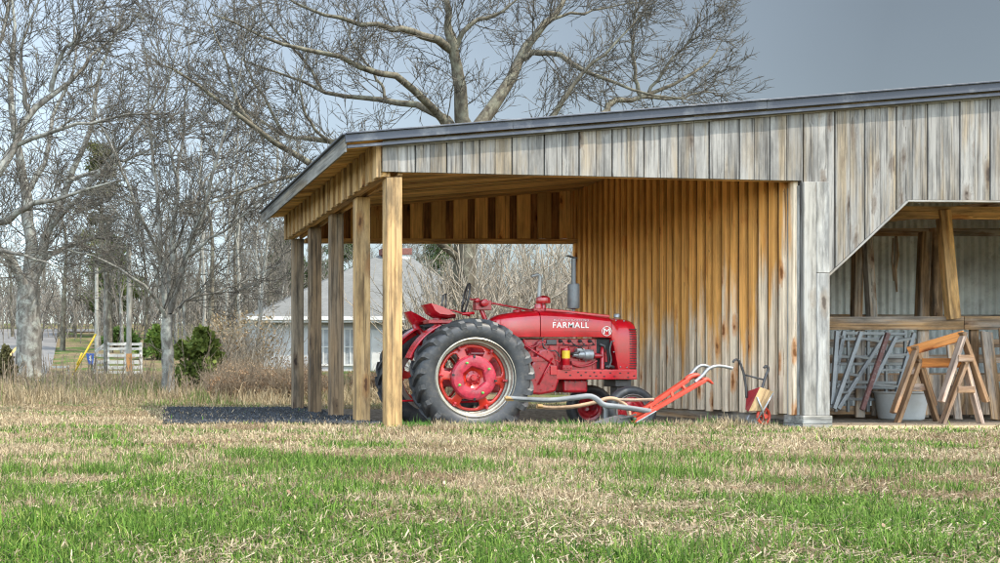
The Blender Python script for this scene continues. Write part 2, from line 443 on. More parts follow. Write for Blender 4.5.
SC.cycles.use_denoising = True; SC.cycles.denoising_prefilter = 'NONE'; SC.cycles.filter_width = 1.15; SC.cycles.use_adaptive_sampling = False
SC.cycles.max_bounces = 8; SC.cycles.diffuse_bounces = 5; SC.cycles.transparent_max_bounces = 6

# ------------------------------------------------------------------ ground
def make_ground():
    xs = np.concatenate([np.linspace(-600, -40, 12), np.linspace(-36, -8, 15), np.arange(-7, 17, .2), np.linspace(17.5, 45, 14), np.linspace(50, 600, 12)])
    ys = np.concatenate([np.linspace(-300, -10, 8), np.linspace(-6, 1, 6), np.arange(1.5, 22, .16), np.arange(22, 60, .8), np.linspace(61, 140, 24), np.linspace(160, 900, 10)])
    X, Y = np.meshgrid(xs, ys); Z = height(X, Y)
    V = np.stack([X, Y, Z], -1).reshape(-1, 3); nx = len(xs)
    i = np.arange(len(ys) - 1)[:, None] * nx + np.arange(nx - 1)[None]
    i = i.ravel(); F = np.stack([i, i + 1, i + nx + 1, i + nx], 1)
    x, y = V[:, 0], V[:, 1]
    dirt = sstep(3.5, 3.8, x) * sstep(12.15, 12.4, y) * (1 - sstep(17.4, 18, y))
    sand = sstep(8.8, 9.1, x) * sstep(11.3, 11.55, y) * (1 - sstep(12.2, 12.6, y)) * (x < 16)
    me = np_mesh('ground', V, [F], {'dirt': ('FLOAT', dirt), 'sand': ('FLOAT', sand)}, True)
    t = NT('ground_soil'); p = t.pos()
    n = t.noise(p, .8, 6, .6); n2 = t.noise(p, 14, 6, .7)
    c = t.ramp(n2, [(.3, (.06, .045, .027)), (.5, (.16, .12, .07)), (.75, (.30, .24, .15))])
    gcol = t.ramp(n2, [(.3, (.028, .05, .012)), (.7, (.09, .15, .035))])
    c = t.mix(t.ramp(n, [(.46, (0, 0, 0)), (.6, (1, 1, 1))]), c, gcol)
    d = t.ramp(n2, [(.3, (.09, .073, .055)), (.7, (.26, .215, .165))])
    sd = t.ramp(n2, [(.3, (.32, .24, .14)), (.7, (.58, .47, .30))])
    c = t.mix(t.attr('dirt').outputs['Fac'], c, d); c = t.mix(t.attr('sand').outputs['Fac'], c, sd)
    t.bump(n2, .8, .02)
    tag(link('ground', me, t.set(**{'Base Color': c, 'Roughness': .95, 'Specular IOR Level': .1}), recenter=False), kind='structure')
make_ground()

def make_shade_gravel():
    # dark stony sheet added beside the posts to deepen the shed's cast shadow
    ys = np.linspace(12.6, 18.4, 60); us = np.linspace(0, 1, 40); V = []
    for yy in ys:
        xa = .0722 * yy + .08 * (float(vnoise(yy, 0, 3)) - .5)
        for u in us:
            xx = xa + (4.0 - xa) * u; V.append((xx, yy + .1 * (float(vnoise(xx, 0, 4)) - .5) * (yy < 12.7), float(height(xx, yy)) + .012))
    n = len(us); i = (np.arange(len(ys) - 1)[:, None] * n + np.arange(n - 1)[None]).ravel()
    t = NT('shade_gravel'); p = t.pos(); vo = t.new('ShaderNodeTexVoronoi'); t.L(p, vo.inputs['Vector']); vo.inputs['Scale'].default_value = 34
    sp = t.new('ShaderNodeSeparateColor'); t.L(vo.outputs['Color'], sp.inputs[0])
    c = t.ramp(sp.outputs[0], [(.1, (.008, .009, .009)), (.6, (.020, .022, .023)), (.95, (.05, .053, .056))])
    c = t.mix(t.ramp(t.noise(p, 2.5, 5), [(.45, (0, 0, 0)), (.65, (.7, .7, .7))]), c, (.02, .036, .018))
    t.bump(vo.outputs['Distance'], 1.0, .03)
    tag(link('shade_gravel_strip', np_mesh('shade_gravel_strip', V, [np.stack([i, i + 1, i + n + 1, i + n], 1)], None, True), t.set(**{'Base Color': c, 'Roughness': .9}), recenter=False), kind='structure')
    # loose dark stones give the shadow sheet relief
    r = np.random.default_rng(9); k = 5200; y = r.uniform(12.62, 18.3, k); x = .0722 * y + (3.9 - .0722 * y) * r.random(k); sz = r.uniform(.010, .030, k)
    z = height(x, y) + .012; oc = np.array([(1, 0, 0), (-1, 0, 0), (0, 1, 0), (0, -1, 0), (0, 0, .8), (0, 0, -.6)])
    a = r.uniform(0, 6.28, k); ca, sa = np.cos(a), np.sin(a); P_ = oc[None] * sz[:, None, None] * r.uniform(.6, 1.3, (k, 6, 1))
    V = np.stack([x[:, None] + P_[..., 0] * ca[:, None] - P_[..., 1] * sa[:, None], y[:, None] + P_[..., 0] * sa[:, None] + P_[..., 1] * ca[:, None], z[:, None] + P_[..., 2]], -1)
    F = np.array([(0, 2, 4), (2, 1, 4), (1, 3, 4), (3, 0, 4), (2, 0, 5), (1, 2, 5), (3, 1, 5), (0, 3, 5)]); F = (np.arange(k)[:, None, None] * 6 + F[None]).reshape(-1, 3)
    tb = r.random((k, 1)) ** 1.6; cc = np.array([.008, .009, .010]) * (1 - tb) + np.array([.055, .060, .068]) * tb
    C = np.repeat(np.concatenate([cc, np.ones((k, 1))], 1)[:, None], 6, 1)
    t2 = NT('shade_stone'); t2.set(**{'Base Color': t2.attr('bc').outputs['Color'], 'Roughness': .85})
    tag(link('shade_gravel_stones', np_mesh('shade_gravel_stones', V.reshape(-1, 3), [F], {'bc': ('FLOAT_COLOR', C.reshape(-1, 4))}), t2.mat, recenter=False), kind='stuff')
make_shade_gravel()

def blade_mesh(name, pos, hgt, wid, col, lean, parent=None, curve=.6, face=None):
    """vectorised blades: 5 vertices each"""
    n = len(pos)
    az = rng.uniform(0, 2 * np.pi, n); fa = rng.normal(0, .75, n) if face is None else face
    d = np.stack([np.cos(az), np.sin(az), np.zeros(n)], 1); wv = np.stack([np.cos(fa), np.sin(fa), np.zeros(n)], 1)
    up = np.array([0, 0, 1.0])
    ln = (rng.random(n) ** 1.3 * lean)[:, None]; h = hgt[:, None]; w = wid[:, None]
    m = pos + h * .55 * (up * 1.0) + d * h * ln * .35
    tip = pos + h * up * (1 - .35 * ln) + d * h * ln * (.35 + curve)
    V = np.stack([pos - wv * w * .5, pos + wv * w * .5, m + wv * w * .4, m - wv * w * .4, tip], 1)
    i = np.arange(n)[:, None] * 5
    q = i + np.array([[0, 1, 2, 3]]); tr = i + np.array([[3, 2, 4]])
    C = np.repeat(np.concatenate([col, np.ones((n, 1))], 1)[:, None], 5, 1)
    return np_mesh(name, V.reshape(-1, 3), [q, tr], {'bc': ('FLOAT_COLOR', C.reshape(-1, 4))})

def make_grass():
    N = 760000
    px = rng.uniform(-110, 1120, N); py = 402 + (600 - 402) * rng.random(N) ** .92
    Y = EYE * FPX / (py - PCY); Y = Y * rng.uniform(.985, 1.015, N)
    X = (px - PCX) * Y / FPX
    # keep the floors clear
    inshed = (X > 3.72) & (X < 8.75) & (Y > 12.32 + .12 * vnoise(X, Y * 0, 2.5)) & (Y < 17.6)
    inbay = (X > 8.45) & (Y > 12.02) & (Y < 18)
    strip = (X > 8.88) & (Y > 11.42 + .15 * vnoise(X, Y * 0, 1.7)) & (Y <= 12.02) & (rng.random(N) < .93)
    on_shade_gravel = (X > .0722 * Y + .06 * (vnoise(Y, Y * 0, 3) - .5)) & (X <= 3.72) & (Y > 12.62 + .16 * (vnoise(X, Y * 0, 4) - .5)) & (Y < 18.4) & (rng.random(N) < .88 * sstep(0, .16, X - .0722 * Y))
    keep = ~(on_shade_gravel | inshed | inbay | strip) & (Y < 22)
    X, Y, px, py = X[keep], Y[keep], px[keep], py[keep]
    n = len(X)
    a = fbm(X, Y, .55, 4); b = fbm(X + 50, Y + 20, 1.9, 3); c = fbm(X - 30, Y + 70, .9, 3)
    # greener towards the viewer, dry by the shed, with patches of each
    Ye = Y - .55 * np.clip((2.5 - X) / 2.5, 0, 1) + .5 * np.clip((X - 3) / 3, 0, 1)
    near = .98 * (1 - sstep(4.0, 5.8, Ye + 2.0 * (c - .5))) + .24 * (1 - sstep(3.6, 5.0, Y))
    band = np.exp(-((Y - 8.9 + .6 * np.sin(X * .9)) / .5) ** 2) * .10 + np.exp(-((Y - 10.9) / .35) ** 2) * .10
    band = band + (X > 8.8) * np.exp(-((Y - 11.2) / .45) ** 2) * .22
    g = (a - .5) * 1.2 + (b - .5) * 1.0 + near * .78 + band - .22
    g -= .42 * sstep(4.6, 5.2, X) * (1 - sstep(6.9, 7.3, Y)) * sstep(5.0, 5.6, Y) * 1.0
    green = g + rng.normal(0, .21, n) > .21
    h = np.where(green, rng.gamma(4, .0100, n), rng.gamma(4, .0100, n))
    h *= np.where(green, .35 + 1.3 * np.clip(b, 0, 1) ** 1.2 * (.6 + .8 * c), .62 + .7 * c)
    h *= (.74 + .16 * sstep(3.0, 9, Y)) * (1 - .55 * np.exp(-((X - 8.62) / .35) ** 2 - ((Y - 11.7) / .5) ** 2))
    w = np.where(green, .0056, .0044) * rng.uniform(.7, 1.5, n) * np.maximum(1, Y / 6.0) ** .8
    tb = rng.random((n, 1)); t2 = rng.random((n, 1))
    gcol = np.array([.018, .048, .006]) * (1 - tb) + np.array([.14, .255, .03]) * tb
    gcol = np.where(t2 > .84, np.array([.25, .31, .07]), gcol)
    dark = sstep(.56, .66, fbm(X + 9, Y * 1.6, .9, 3))[:, None]
    dcol = np.array([.19, .135, .075]) * (1 - tb) + np.array([.57, .45, .29]) * tb
    dcol = dcol * (1 - .45 * dark * np.array([.8, .9, 1.0]))
    dcol = np.where(t2 > .93, np.array([.22, .15, .085]), dcol)
    col = np.where(green[:, None], gcol, dcol)
    pos = np.stack([X, Y, height(X, Y) - .004], 1)
    for nm, msk, ln in (('green_grass', green, 1.35), ('dry_grass', ~green, 1.6)):
        me = blade_mesh(nm, pos[msk], h[msk], w[msk], col[msk], ln)
        tag(link(nm, me, LEAF, recenter=False), kind='stuff')
    # clumps of longer dark green blades
    cs = [P(537, 482, 6.0), P(345, 448, 8.7), P(100, 441, 9.6), P(190, 432, 11), P(250, 455, 7.9), P(590, 435, 10.5), P(130, 470, 6.7), P(700, 480, 6.1), P(960, 492, 5.5), P(40, 445, 9), P(310, 470, 6.9), P(345, 500, 5.2), P(490, 520, 4.4), P(880, 455, 8), P(170, 520, 4.5)]
    cs += [Vector(((rng.uniform(-60, 1060) - PCX) * y / FPX, y, 0)) for y in 3.3 + 4.2 * rng.random(150) ** 1.3]
    pp = []; hh = []
    for c in cs:
        k = 200; r_ = rng.normal(0, .085 * (.6 + c.y / 9), (k, 2)) * np.array([1.35, 1.0])
        pp.append(np.stack([c.x + r_[:, 0], c.y + r_[:, 1], np.zeros(k)], 1)); hh.append(rng.uniform(.055, .13) * rng.uniform(.5, 1.15, k) * (1.15 if c.y > 6 else .9))
    pp = np.concatenate(pp); hh = np.concatenate(hh); pp[:, 2] = height(pp[:, 0], pp[:, 1]) - .005
    k = len(pp); tb = rng.random((k, 1)); cc = np.array([.028, .070, .008]) * (1 - tb) + np.array([.17, .27, .045]) * tb
    tag(link('tufted_grass', blade_mesh('tufted_grass', pp, hh, .004 * np.maximum(1, pp[:, 1] / 5), cc, 1.1), LEAF, recenter=False), kind='stuff')
    # ragged fringe along the shed's front edge
    k = 3600; x = rng.uniform(3.6, 8.4, k); y = rng.uniform(12.05, 12.42, k)
    pp = np.stack([x, y, height(x, y) - .005], 1); tb = rng.random((k, 1)); gm = vnoise(x, y, 2.2) > .66
    cc = np.where(gm[:, None], np.array([.08, .17, .03]), np.array([.24, .18, .10]) * (1 - tb) + np.array([.48, .39, .25]) * tb)
    hh = rng.gamma(5, .012, k) * (1 + .5 * (x > 7.4) * (x < 8.0))
    tag(link('fringe_grass', blade_mesh('fringe_grass', pp, hh, np.full(k, .009), cc, .9), LEAF, recenter=False), kind='stuff')
    # thatch: short dead blades lying between the living ones
    k = 60000; py = 404 + 190 * rng.random(k) ** .95; px = rng.uniform(-100, 1110, k); y = EYE * FPX / (py - PCY); x = (px - PCX) * y / FPX
    ok = ~((x > 3.7) & (y > 12.0)) & (y < 20) & ~((x > .0722 * y) & (y > 12.6) & (y < 18.4)); x, y = x[ok], y[ok]; k = len(x)
    an = rng.uniform(0, 6.28, k); ln_ = rng.uniform(.02, .07, k); wd_ = rng.uniform(.002, .0045, k) * np.maximum(1, y / 6); z0 = height(x, y) + rng.uniform(.002, .03, k); dz = rng.normal(0, .014, k)
    ux, uy = np.cos(an), np.sin(an)
    V = np.stack([np.stack([x - uy * wd_, y + ux * wd_, z0], 1), np.stack([x + uy * wd_, y - ux * wd_, z0], 1), np.stack([x + ux * ln_ + uy * wd_ * .5, y + uy * ln_ - ux * wd_ * .5, z0 + dz], 1), np.stack([x + ux * ln_ - uy * wd_ * .5, y + uy * ln_ + ux * wd_ * .5, z0 + dz + .002], 1)], 1)
    tb = rng.random((k, 1)); cc = np.array([.10, .07, .04]) * (1 - tb) + np.array([.50, .41, .28]) * tb
    C = np.repeat(np.concatenate([cc, np.ones((k, 1))], 1)[:, None], 4, 1)
    tag(link('dead_thatch', np_mesh('dead_thatch', V.reshape(-1, 3), [np.arange(k)[:, None] * 4 + np.arange(4)[None]], {'bc': ('FLOAT_COLOR', C.reshape(-1, 4))}), LEAF, recenter=False), kind='stuff')
    # fallen leaves
    k = 560; py = 410 + 185 * rng.random(k) ** .6; px = rng.uniform(-60, 1060, k)
    y = EYE * FPX / (py - PCY); x = (px - PCX) * y / FPX; y = np.minimum(y, 11.4)
    x = (px - PCX) * y / FPX
    z = height(x, y) + rng.uniform(.018, .055, k)
    s = rng.uniform(.006, .015, k) * (.55 + .45 * sstep(3.2, 6, y)) * np.where(rng.random(k) < .35, 1.0, .6) * (1 + .4 * sstep(5, 10, y)); an = rng.uniform(0, 6.28, k); tl = rng.normal(0, .45, (k, 2))
    V = []
    for (u, v) in ((-1.5, 0), (-.5, -.8), (.6, -.75), (1.6, 0), (.5, .85), (-.6, .7)):
        X2 = x + s * (u * np.cos(an) - v * np.sin(an)); Y2 = y + s * (u * np.sin(an) + v * np.cos(an))
        V.append(np.stack([X2, Y2, z + s * (u * tl[:, 0] + v * tl[:, 1]) + s * .35 * abs(v)], 1))
    V = np.stack(V, 1); F = np.arange(k)[:, None] * 6 + np.arange(6)[None]
    tb = rng.random((k, 1)); cc = np.array([.18, .10, .055]) * (1 - tb) + np.array([.50, .37, .27]) * tb
    C = np.repeat(np.concatenate([cc, np.ones((k, 1))], 1)[:, None], 6, 1)
    tag(link('fallen_leaves', np_mesh('fallen_leaves', V.reshape(-1, 3), [F], {'bc': ('FLOAT_COLOR', C.reshape(-1, 4))}), LEAF, recenter=False), kind='stuff')
make_grass()

# ------------------------------------------------------------------ branching
class Branches:
    def __init__(s): s.sets = []
    def add(s, pts, rad, sides): s.sets.append((np.asarray(pts, float), np.asarray(rad, float), sides))
    def mesh(s, name):
        V = []; F = []; off = 0
        for pts, rad, k in s.sets:
            B, n, _ = pts.shape
            T = np.gradient(pts, axis=1); T /= np.linalg.norm(T, axis=2, keepdims=True) + 1e-9
            mean = T.mean(1); ref = np.where(np.abs(mean[:, 2:3]) < .8, np.array([[0, 0, 1.0]]), np.array([[1.0, 0, 0]]))
            A = np.cross(T, ref[:, None]); A /= np.linalg.norm(A, axis=2, keepdims=True) + 1e-9
            Bn = np.cross(A, T)
            an = np.arange(k) * 2 * np.pi / k
            ring = pts[:, :, None] + rad[:, :, None, None] * (A[:, :, None] * np.cos(an)[None, None, :, None] + Bn[:, :, None] * np.sin(an)[None, None, :, None])
            V.append(ring.reshape(-1, 3))
            base = off + (np.arange(B)[:, None, None] * n + np.arange(n - 1)[None, :, None]) * k
            kk = np.arange(k)[None, None]; k2 = (kk + 1) % k
            F.append(np.stack([base + kk, base + k2, base + k + k2, base + k + kk], -1).reshape(-1, 4))
            off += B * n * k
        return np_mesh(name, np.concatenate(V), [np.concatenate(F)], None, True)

def resample(pts, rad, n):
    pts = np.asarray([tuple(p) for p in pts], float); rad = np.asarray(rad, float)
    # Catmull-Rom through the given points
    m = len(pts); tt = np.linspace(0, m - 1, n); i = np.minimum(tt.astype(int), m - 2); f = (tt - i)[:, None]
    g = lambda k: pts[np.clip(k, 0, m - 1)]
    p0, p1, p2, p3 = g(i - 1), g(i), g(i + 1), g(i + 2)
    q = .5 * (2 * p1 + (p2 - p0) * f + (2 * p0 - 5 * p1 + 4 * p2 - p3) * f ** 2 + (3 * p1 - p0 - 3 * p2 + p3) * f ** 3)
    return q, np.interp(tt, np.arange(m), rad)

def sprout(pts, rad, m, ang, length, rr, n, wander, trop, rmin, t0=.15, t1=.98, r=None, flat=0):
    """m children on every parent branch; returns (pts, rad)"""
    r = r or rng
    B, N, _ = pts.shape
    t = (np.arange(m)[None] + r.random((B, m))) / m * (t1 - t0) + t0
    f = t * (N - 1); i = np.minimum(f.astype(int), N - 2); u = (f - i)[..., None]
    bi = np.arange(B)[:, None]
    st = pts[bi, i] * (1 - u) + pts[bi, i + 1] * u
    tg = pts[bi, i + 1] - pts[bi, i]; tg /= np.linalg.norm(tg, axis=2, keepdims=True) + 1e-9
    pr = rad[bi, i] * (1 - u[..., 0]) + rad[bi, i + 1] * u[..., 0]
    rv = r.normal(size=(B, m, 3)); rv -= (rv * tg).sum(2, keepdims=True) * tg; rv /= np.linalg.norm(rv, axis=2, keepdims=True) + 1e-9
    a = (ang + r.normal(0, .18, (B, m)))[..., None]
    d = tg * np.cos(a) + rv * np.sin(a)
    plen = np.linalg.norm(np.diff(pts, axis=1), axis=2).sum(1)[:, None]
    Ln = (length(plen) if callable(length) else length) * r.uniform(.55, 1.25, (B, m)) * (1.1 - .55 * t)
    st = st.reshape(-1, 3); d = d.reshape(-1, 3); Ln = Ln.reshape(-1); pr = pr.reshape(-1)
    K = len(st); out = np.empty((K, n, 3)); out[:, 0] = st; step = Ln / (n - 1)
    for k in range(1, n):
        d = d + r.normal(0, wander, (K, 3)) + np.array([0, 0, trop])
        d /= np.linalg.norm(d, axis=1, keepdims=True)
        out[:, k] = out[:, k - 1] + d * step[:, None]
    r0 = np.minimum(pr * .8, np.maximum(rmin * 1.25, rr * Ln))
    ra = np.maximum(r0[:, None] * np.linspace(1, .3, n)[None], rmin); ra[:, -1] *= .45; ra[:, -2] *= .8
    return out, ra

def traced_tree(name, base, limbs, label, Yb, levels, rmin, bark, twig, seed, group=None, extra=0):
    """limbs: list of ([(px,py,dY)...], r0, r1); first is the trunk"""
    r = np.random.default_rng(seed)
    root = empty(name, base)
    tr = Branches(); N = 14; LP = []; LR = []
    for j, (pp, r0, r1) in enumerate(limbs):
        pts = [P(a, b, Yb + dy) for (a, b, dy) in pp]
        q, ra = resample(pts, np.linspace(r0, r1 if j == 0 else r1 * .42, len(pts)) * (1 if j == 0 else .92), N)
        q[1:-1] += r.normal(0, .012 * Yb / 25, (N - 2, 3)) * (1 + (j > 0))
        LP.append(q); LR.append(ra)
        if j == 0: ra[0] *= 1.25
    LP = np.array(LP); LR = np.array(LR)
    tr.add(LP, LR, 10)
    cr = Branches(); p, ra = LP[1:], LR[1:]
    if extra:
        p2, ra2 = sprout(LP[:1], LR[:1], extra, .8, 3.0, .018, 9, .10, .03, rmin, .45, 1, r)
        cr.add(p2, ra2, 5)
    for li, (m, ang, ln, rr, n, wd_, tp, sides, t0) in enumerate(levels):
        p, ra = sprout(p, ra, m, ang, ln, rr, n, wd_, tp, rmin, t0, 1.0, r)
        if extra and li == 0: p = np.concatenate([p, p2[:, :]]) if p2.shape[1] == p.shape[1] else p; ra = np.concatenate([ra, ra2]) if len(ra) != len(p) else ra
        cr.add(p, ra, sides)
    link('trunk', tr.mesh('trunk'), bark, root); link('crown', cr.mesh('crown'), twig, root)
    return tag(root, label, 'tree', group)

STD = lambda L1, L2, L3, k=(11, 6, 4): [(k[0], .78, L1, .0085, 10, .075, .02, 4, .10), (k[1], .68, L2, .0085, 7, .085, .02, 3, .10), (k[2], .62, L3, .010, 5, .09, .02, 3, .15)]

# tall tree behind the shed
YB = 25.5
tall = [([(462, 390, 0), (463, 330, 0), (464, 270, 0), (465, 190, 0), (466, 125, 0)], .32, .22),
        ([(466, 128, 0), (460, 85, -.2), (454, 48, -.4), (448, 15, -.5), (444, -25, -.6)], .20, .11),
        ([(466, 140, 0), (487, 117, .2), (512, 75, .5), (533, 36, .8), (558, 11, 1), (572, -20, 1.2)], .22, .11),
        ([(456, 53, -.3), (420, 32, -1.0), (385, 27, -1.4), (328, 16, -1.8), (285, -4, -2)], .12, .04),
        ([(452, 135, 0), (445, 122, 0), (427, 103, -.5), (399, 76, -1), (370, 71, -1.4), (335, 57, -1.7), (289, 46, -2), (250, 32, -2.2), (212, 14, -2.4)], .13, .04),
        ([(458, 140, 0), (449, 121, .3), (420, 107, .8), (388, 101, 1.3), (356, 98, 1.7), (321, 89, 2), (275, 72, 2.2), (238, 58, 2.4)], .13, .035),
        ([(461, 240, 0), (400, 205, -.8), (345, 180, -1.6), (315, 167, -2), (253, 128, -2.6), (200, 85, -3), (165, 65, -3.2)], .15, .035),
        ([(461, 200, 0), (400, 160, .6), (339, 144, 1.1), (307, 139, 1.4), (285, 135, 1.6), (243, 110, 2), (200, 78, 2.3)], .12, .035),
        ([(461, 260, 0), (390, 200, -1.5), (330, 170, -2.2), (300, 174, -2.6), (253, 188, -3), (205, 205, -3.2)], .10, .03),
        ([(521, 59, .62), (536, 54, .5), (562, 57, .2), (597, 75, -.3), (640, 92, -.6), (690, 100, -.8)], .10, .03),
        ([(475, 170, 0), (530, 140, -.6), (556, 114, -.9), (565, 96, -1), (587, 68, -1.2), (615, 43, -1.4), (640, 15, -1.5)], .11, .03),
        ([(474, 190, 0), (560, 140, .8), (604, 114, 1.2), (610, 103, 1.3), (640, 96, 1.5), (679, 82, 1.8), (708, 62, 2.1), (722, 40, 2.2)], .14, .03),
        ([(641, 96, 1.5), (634, 66, 1.5), (633, 35, 1.5), (637, -10, 1.5)], .06, .025),
        ([(640, 97, 1.5), (680, 97, 1.6), (705, 92, 1.7), (725, 97, 1.8)], .05, .02),
        ([(455, 50, -.4), (468, 25, -.6), (500, 12, -.8), (530, -10, -1)], .09, .03),
        ([(520, 62, .6), (545, 25, .5), (590, 10, .4), (640, 2, .3)], .07, .025),
        ([(648, 94.5, 1.52), (672, 60, 1.3), (690, 40, 1.2), (705, 5, 1.1)], .05, .02),
        ([(388, 101, 1.3), (375, 75, 1.4), (352, 40, 1.6), (345, 5, 1.7)], .05, .02),
        ([(330, 142, 1.2), (308, 120, 1.0), (300, 80, .9), (312, 40, .8)], .05, .02),
        ([(285, 135, 1.6), (262, 95, 1.5), (245, 60, 1.4), (238, 15, 1.3)], .05, .02),
        ([(253, 128, -2.6), (235, 92, -2.5), (222, 50, -2.4), (205, 5, -2.3)], .05, .02),
        ([(322, 90, 2), (305, 60, 2.1), (272, 25, 2.2), (255, -10, 2.3)], .045, .02),
        ([(467, 250, 0), (452, 225, -.3), (430, 215, -.6), (405, 222, -.8)], .06, .02)]
traced_tree('bare_tree', P(462, 390, YB), tall, 'tall forked bare tree rising behind the shed roof', YB, STD(1.7, .8, .42, (14, 7, 4)), .0070, BARKD, TWIGD, 3)

YB = 29.5
big = [([(28, 378, 0), (29, 345, 0), (28, 310, 0), (29, 285, 0)], .42, .33),
       ([(29, 300, 0), (14, 264, -.3), (0, 250, -.6), (-30, 215, -1), (-60, 150, -1.2)], .20, .06),
       ([(29, 292, 0), (31, 240, 0), (26, 192, .2), (19, 149, .4), (10, 90, .5), (14, 30, .6), (8, -20, .7)], .24, .06),
       ([(31, 290, 0), (40, 262, 0), (48, 230, -.2), (67, 182, -.6), (91, 130, -.8), (100, 70, -1), (125, 10, -1.1)], .20, .05),
       ([(40, 262, 0), (60, 250, .4), (90, 240, .8), (125, 238, 1.0), (150, 225, 1.2)], .10, .03),
       ([(26, 195, .2), (45, 160, .4), (55, 110, .8), (75, 60, 1.0), (70, 0, 1.2)], .11, .035),
       ([(48, 230, -.2), (80, 195, -.9), (120, 150, -1.4), (160, 95, -1.6), (180, 40, -1.8)], .10, .03),
       ([(67, 182, -.6), (110, 165, -1), (150, 150, -1.3), (200, 120, -1.5)], .07, .025)]
traced_tree('bare_tree', P(28, 378, YB), big, 'stout lichen-grey bare tree beside the road', YB, STD(2.3, 1.05, .5, (15, 7, 5)), .0086, BARK, TWIG, 4)

YB = 17
offl = [([(-75, 405, 0), (-72, 330, 0), (-66, 260, 0), (-55, 210, 0)], .30, .22),
        ([(-60, 225, 0), (0, 221, -.3), (29, 206, -.5), (62, 197, -.7), (120, 180, -1)], .095, .025),
        ([(-55, 215, 0), (-20, 190, 0), (0, 168, 0), (16, 145, .1), (29, 113, .2), (55, 94, .3), (82, 70, .5), (94, 51, .6), (120, 28, .7)], .12, .025),
        ([(29, 113, .2), (25, 100, .2), (21, 59, .1), (25, 31, 0), (43, -8, 0)], .06, .025),
        ([(51, 92, .3), (59, 59, .2), (82, 31, .1), (106, 0, 0)], .055, .02),
        ([(-60, 235, 0), (-30, 240, -.4), (20, 255, -.8), (60, 268, -1.1)], .07, .02),
        ([(-55, 212, 0), (-50, 150, .2), (-30, 90, .4), (0, 40, .6), (12, -10, .7)], .12, .04),
        ([(16, 145, .1), (60, 130, -.4), (110, 118, -.8), (160, 112, -1.1)], .045, .018)]
traced_tree('bare_tree', P(-75, 408, YB), offl, 'pale bare tree whose long limbs reach across the yard edge', YB, STD(1.35, .62, .3, (16, 8, 4)), .0052, BARK, TWIG, 5)

YB = 23.5
mid = [([(168, 394, 0), (168, 365, 0), (167, 335, 0), (168, 314, 0)], .165, .125),
       ([(168, 322, 0), (159, 306, -.2), (138, 281, -.6), (95, 258, -1.0), (50, 245, -1.2)], .065, .02),
       ([(167, 316, 0), (162, 260, 0), (159, 207, .2), (150, 140, .4), (148, 70, .5), (140, 10, .6)], .085, .02),
       ([(169, 314, 0), (172, 254, .3), (178, 180, .6), (185, 110, .8), (190, 30, 1)], .09, .02),
       ([(170, 312, 0), (188, 254, -.3), (204, 207, -.6), (215, 164, -.9), (235, 100, -1.1), (245, 40, -1.2)], .08, .02),
       ([(169, 318, 0), (196, 297, .5), (234, 286, .9), (285, 262, 1.2)], .05, .016),
       ([(162, 262, 0), (140, 215, -.7), (120, 165, -1.2), (95, 110, -1.5), (85, 50, -1.6)], .05, .018),
       ([(173, 254, .3), (200, 190, .8), (230, 150, 1.2), (262, 120, 1.5)], .045, .016),
       ([(167, 305, 0), (150, 255, .7), (125, 220, 1.2), (95, 200, 1.6)], .05, .016),
       ([(188, 256, -.3), (225, 230, -.9), (255, 205, -1.3), (290, 180, -1.5)], .04, .015),
       ([(178, 180, .6), (165, 120, .2), (170, 60, 0), (160, 5, -.2)], .04, .016)]
traced_tree('bare_tree', P(168, 394, YB), mid, 'slender many-stemmed bare tree in the brown weeds', YB, STD(1.75, .85, .42, (15, 7, 4)), .0068, BARK, TWIG, 6)

# pale thin stems of single saplings
for k, (x0, y0, x1, y1, Y, rr) in enumerate([(257, 332, 276, 170, 29, .065), (240, 335, 236, 175, 33, .06), (225, 330, 231, 190, 36, .06), (206, 335, 200, 185, 38, .07)]):
    r_ = [([(x0, y0 + 25, 0), (x0 * .6 + x1 * .4, y0 * .6 + y1 * .4, .1), (x1, y1, 0), (x1 + 3, y1 - 60, 0)], rr, .02),
          ([(x0 * .4 + x1 * .6, y0 * .4 + y1 * .6, 0), (x1 + 14, y1 - 30, .3), (x1 + 24, y1 - 80, .5)], .03, .012),
          ([(x0 * .5 + x1 * .5, y0 * .5 + y1 * .5, 0), (x1 - 12, y1 - 12, -.3), (x1 - 22, y1 - 70, -.5)], .03, .012)]
    b = P(x0, y0 + 25, Y); b.z = height(b.x, b.y)
    lab = ['pale leaning sapling at the end of the white house', 'straight pale sapling behind the dry brush', 'thin whitish sapling behind the green bush', 'thin grey sapling near the slender yard tree'][k]
    traced_tree('sapling_tree', b, r_, lab, Y, STD(1.3, .6, .3, (9, 5, 3)), .0105, PALE, TWIG, 20 + k)

# ------------------------------------------------------------------ background wood: a few kinds, copied
def proto_tree(seed, h, spread, bark, twig, rmin, nl=15):
    r = np.random.default_rng(seed)
    root = empty('woodland_tree', (0, 0, 0))
    q, ra = resample([(0, 0, -.3), (r.normal(0, .15), r.normal(0, .15), h * .35), (r.normal(0, .3), r.normal(0, .3), h * .7), (r.normal(0, .5), r.normal(0, .5), h)], [h * .018, h * .013, h * .008, .02], 14)
    tr = Branches(); tr.add(q[None], ra[None], 8); cr = Branches()
    p, rr = q[None], ra[None]
    p, rr = sprout(p, rr, nl, .65, h * spread, .011, 9, .09, .06, rmin, .28, .98, r); cr.add(p, rr, 4)
    p, rr = sprout(p, rr, 8, .7, h * spread * .42, .010, 6, .12, .04, rmin, .15, 1, r); cr.add(p, rr, 3)
    p, rr = sprout(p, rr, 5, .7, h * spread * .2, .01, 4, .14, .03, rmin, .2, 1, r); cr.add(p, rr, 3)
    link('trunk', tr.mesh('trunk'), bark, root); link('crown', cr.mesh('crown'), twig, root)
    return root
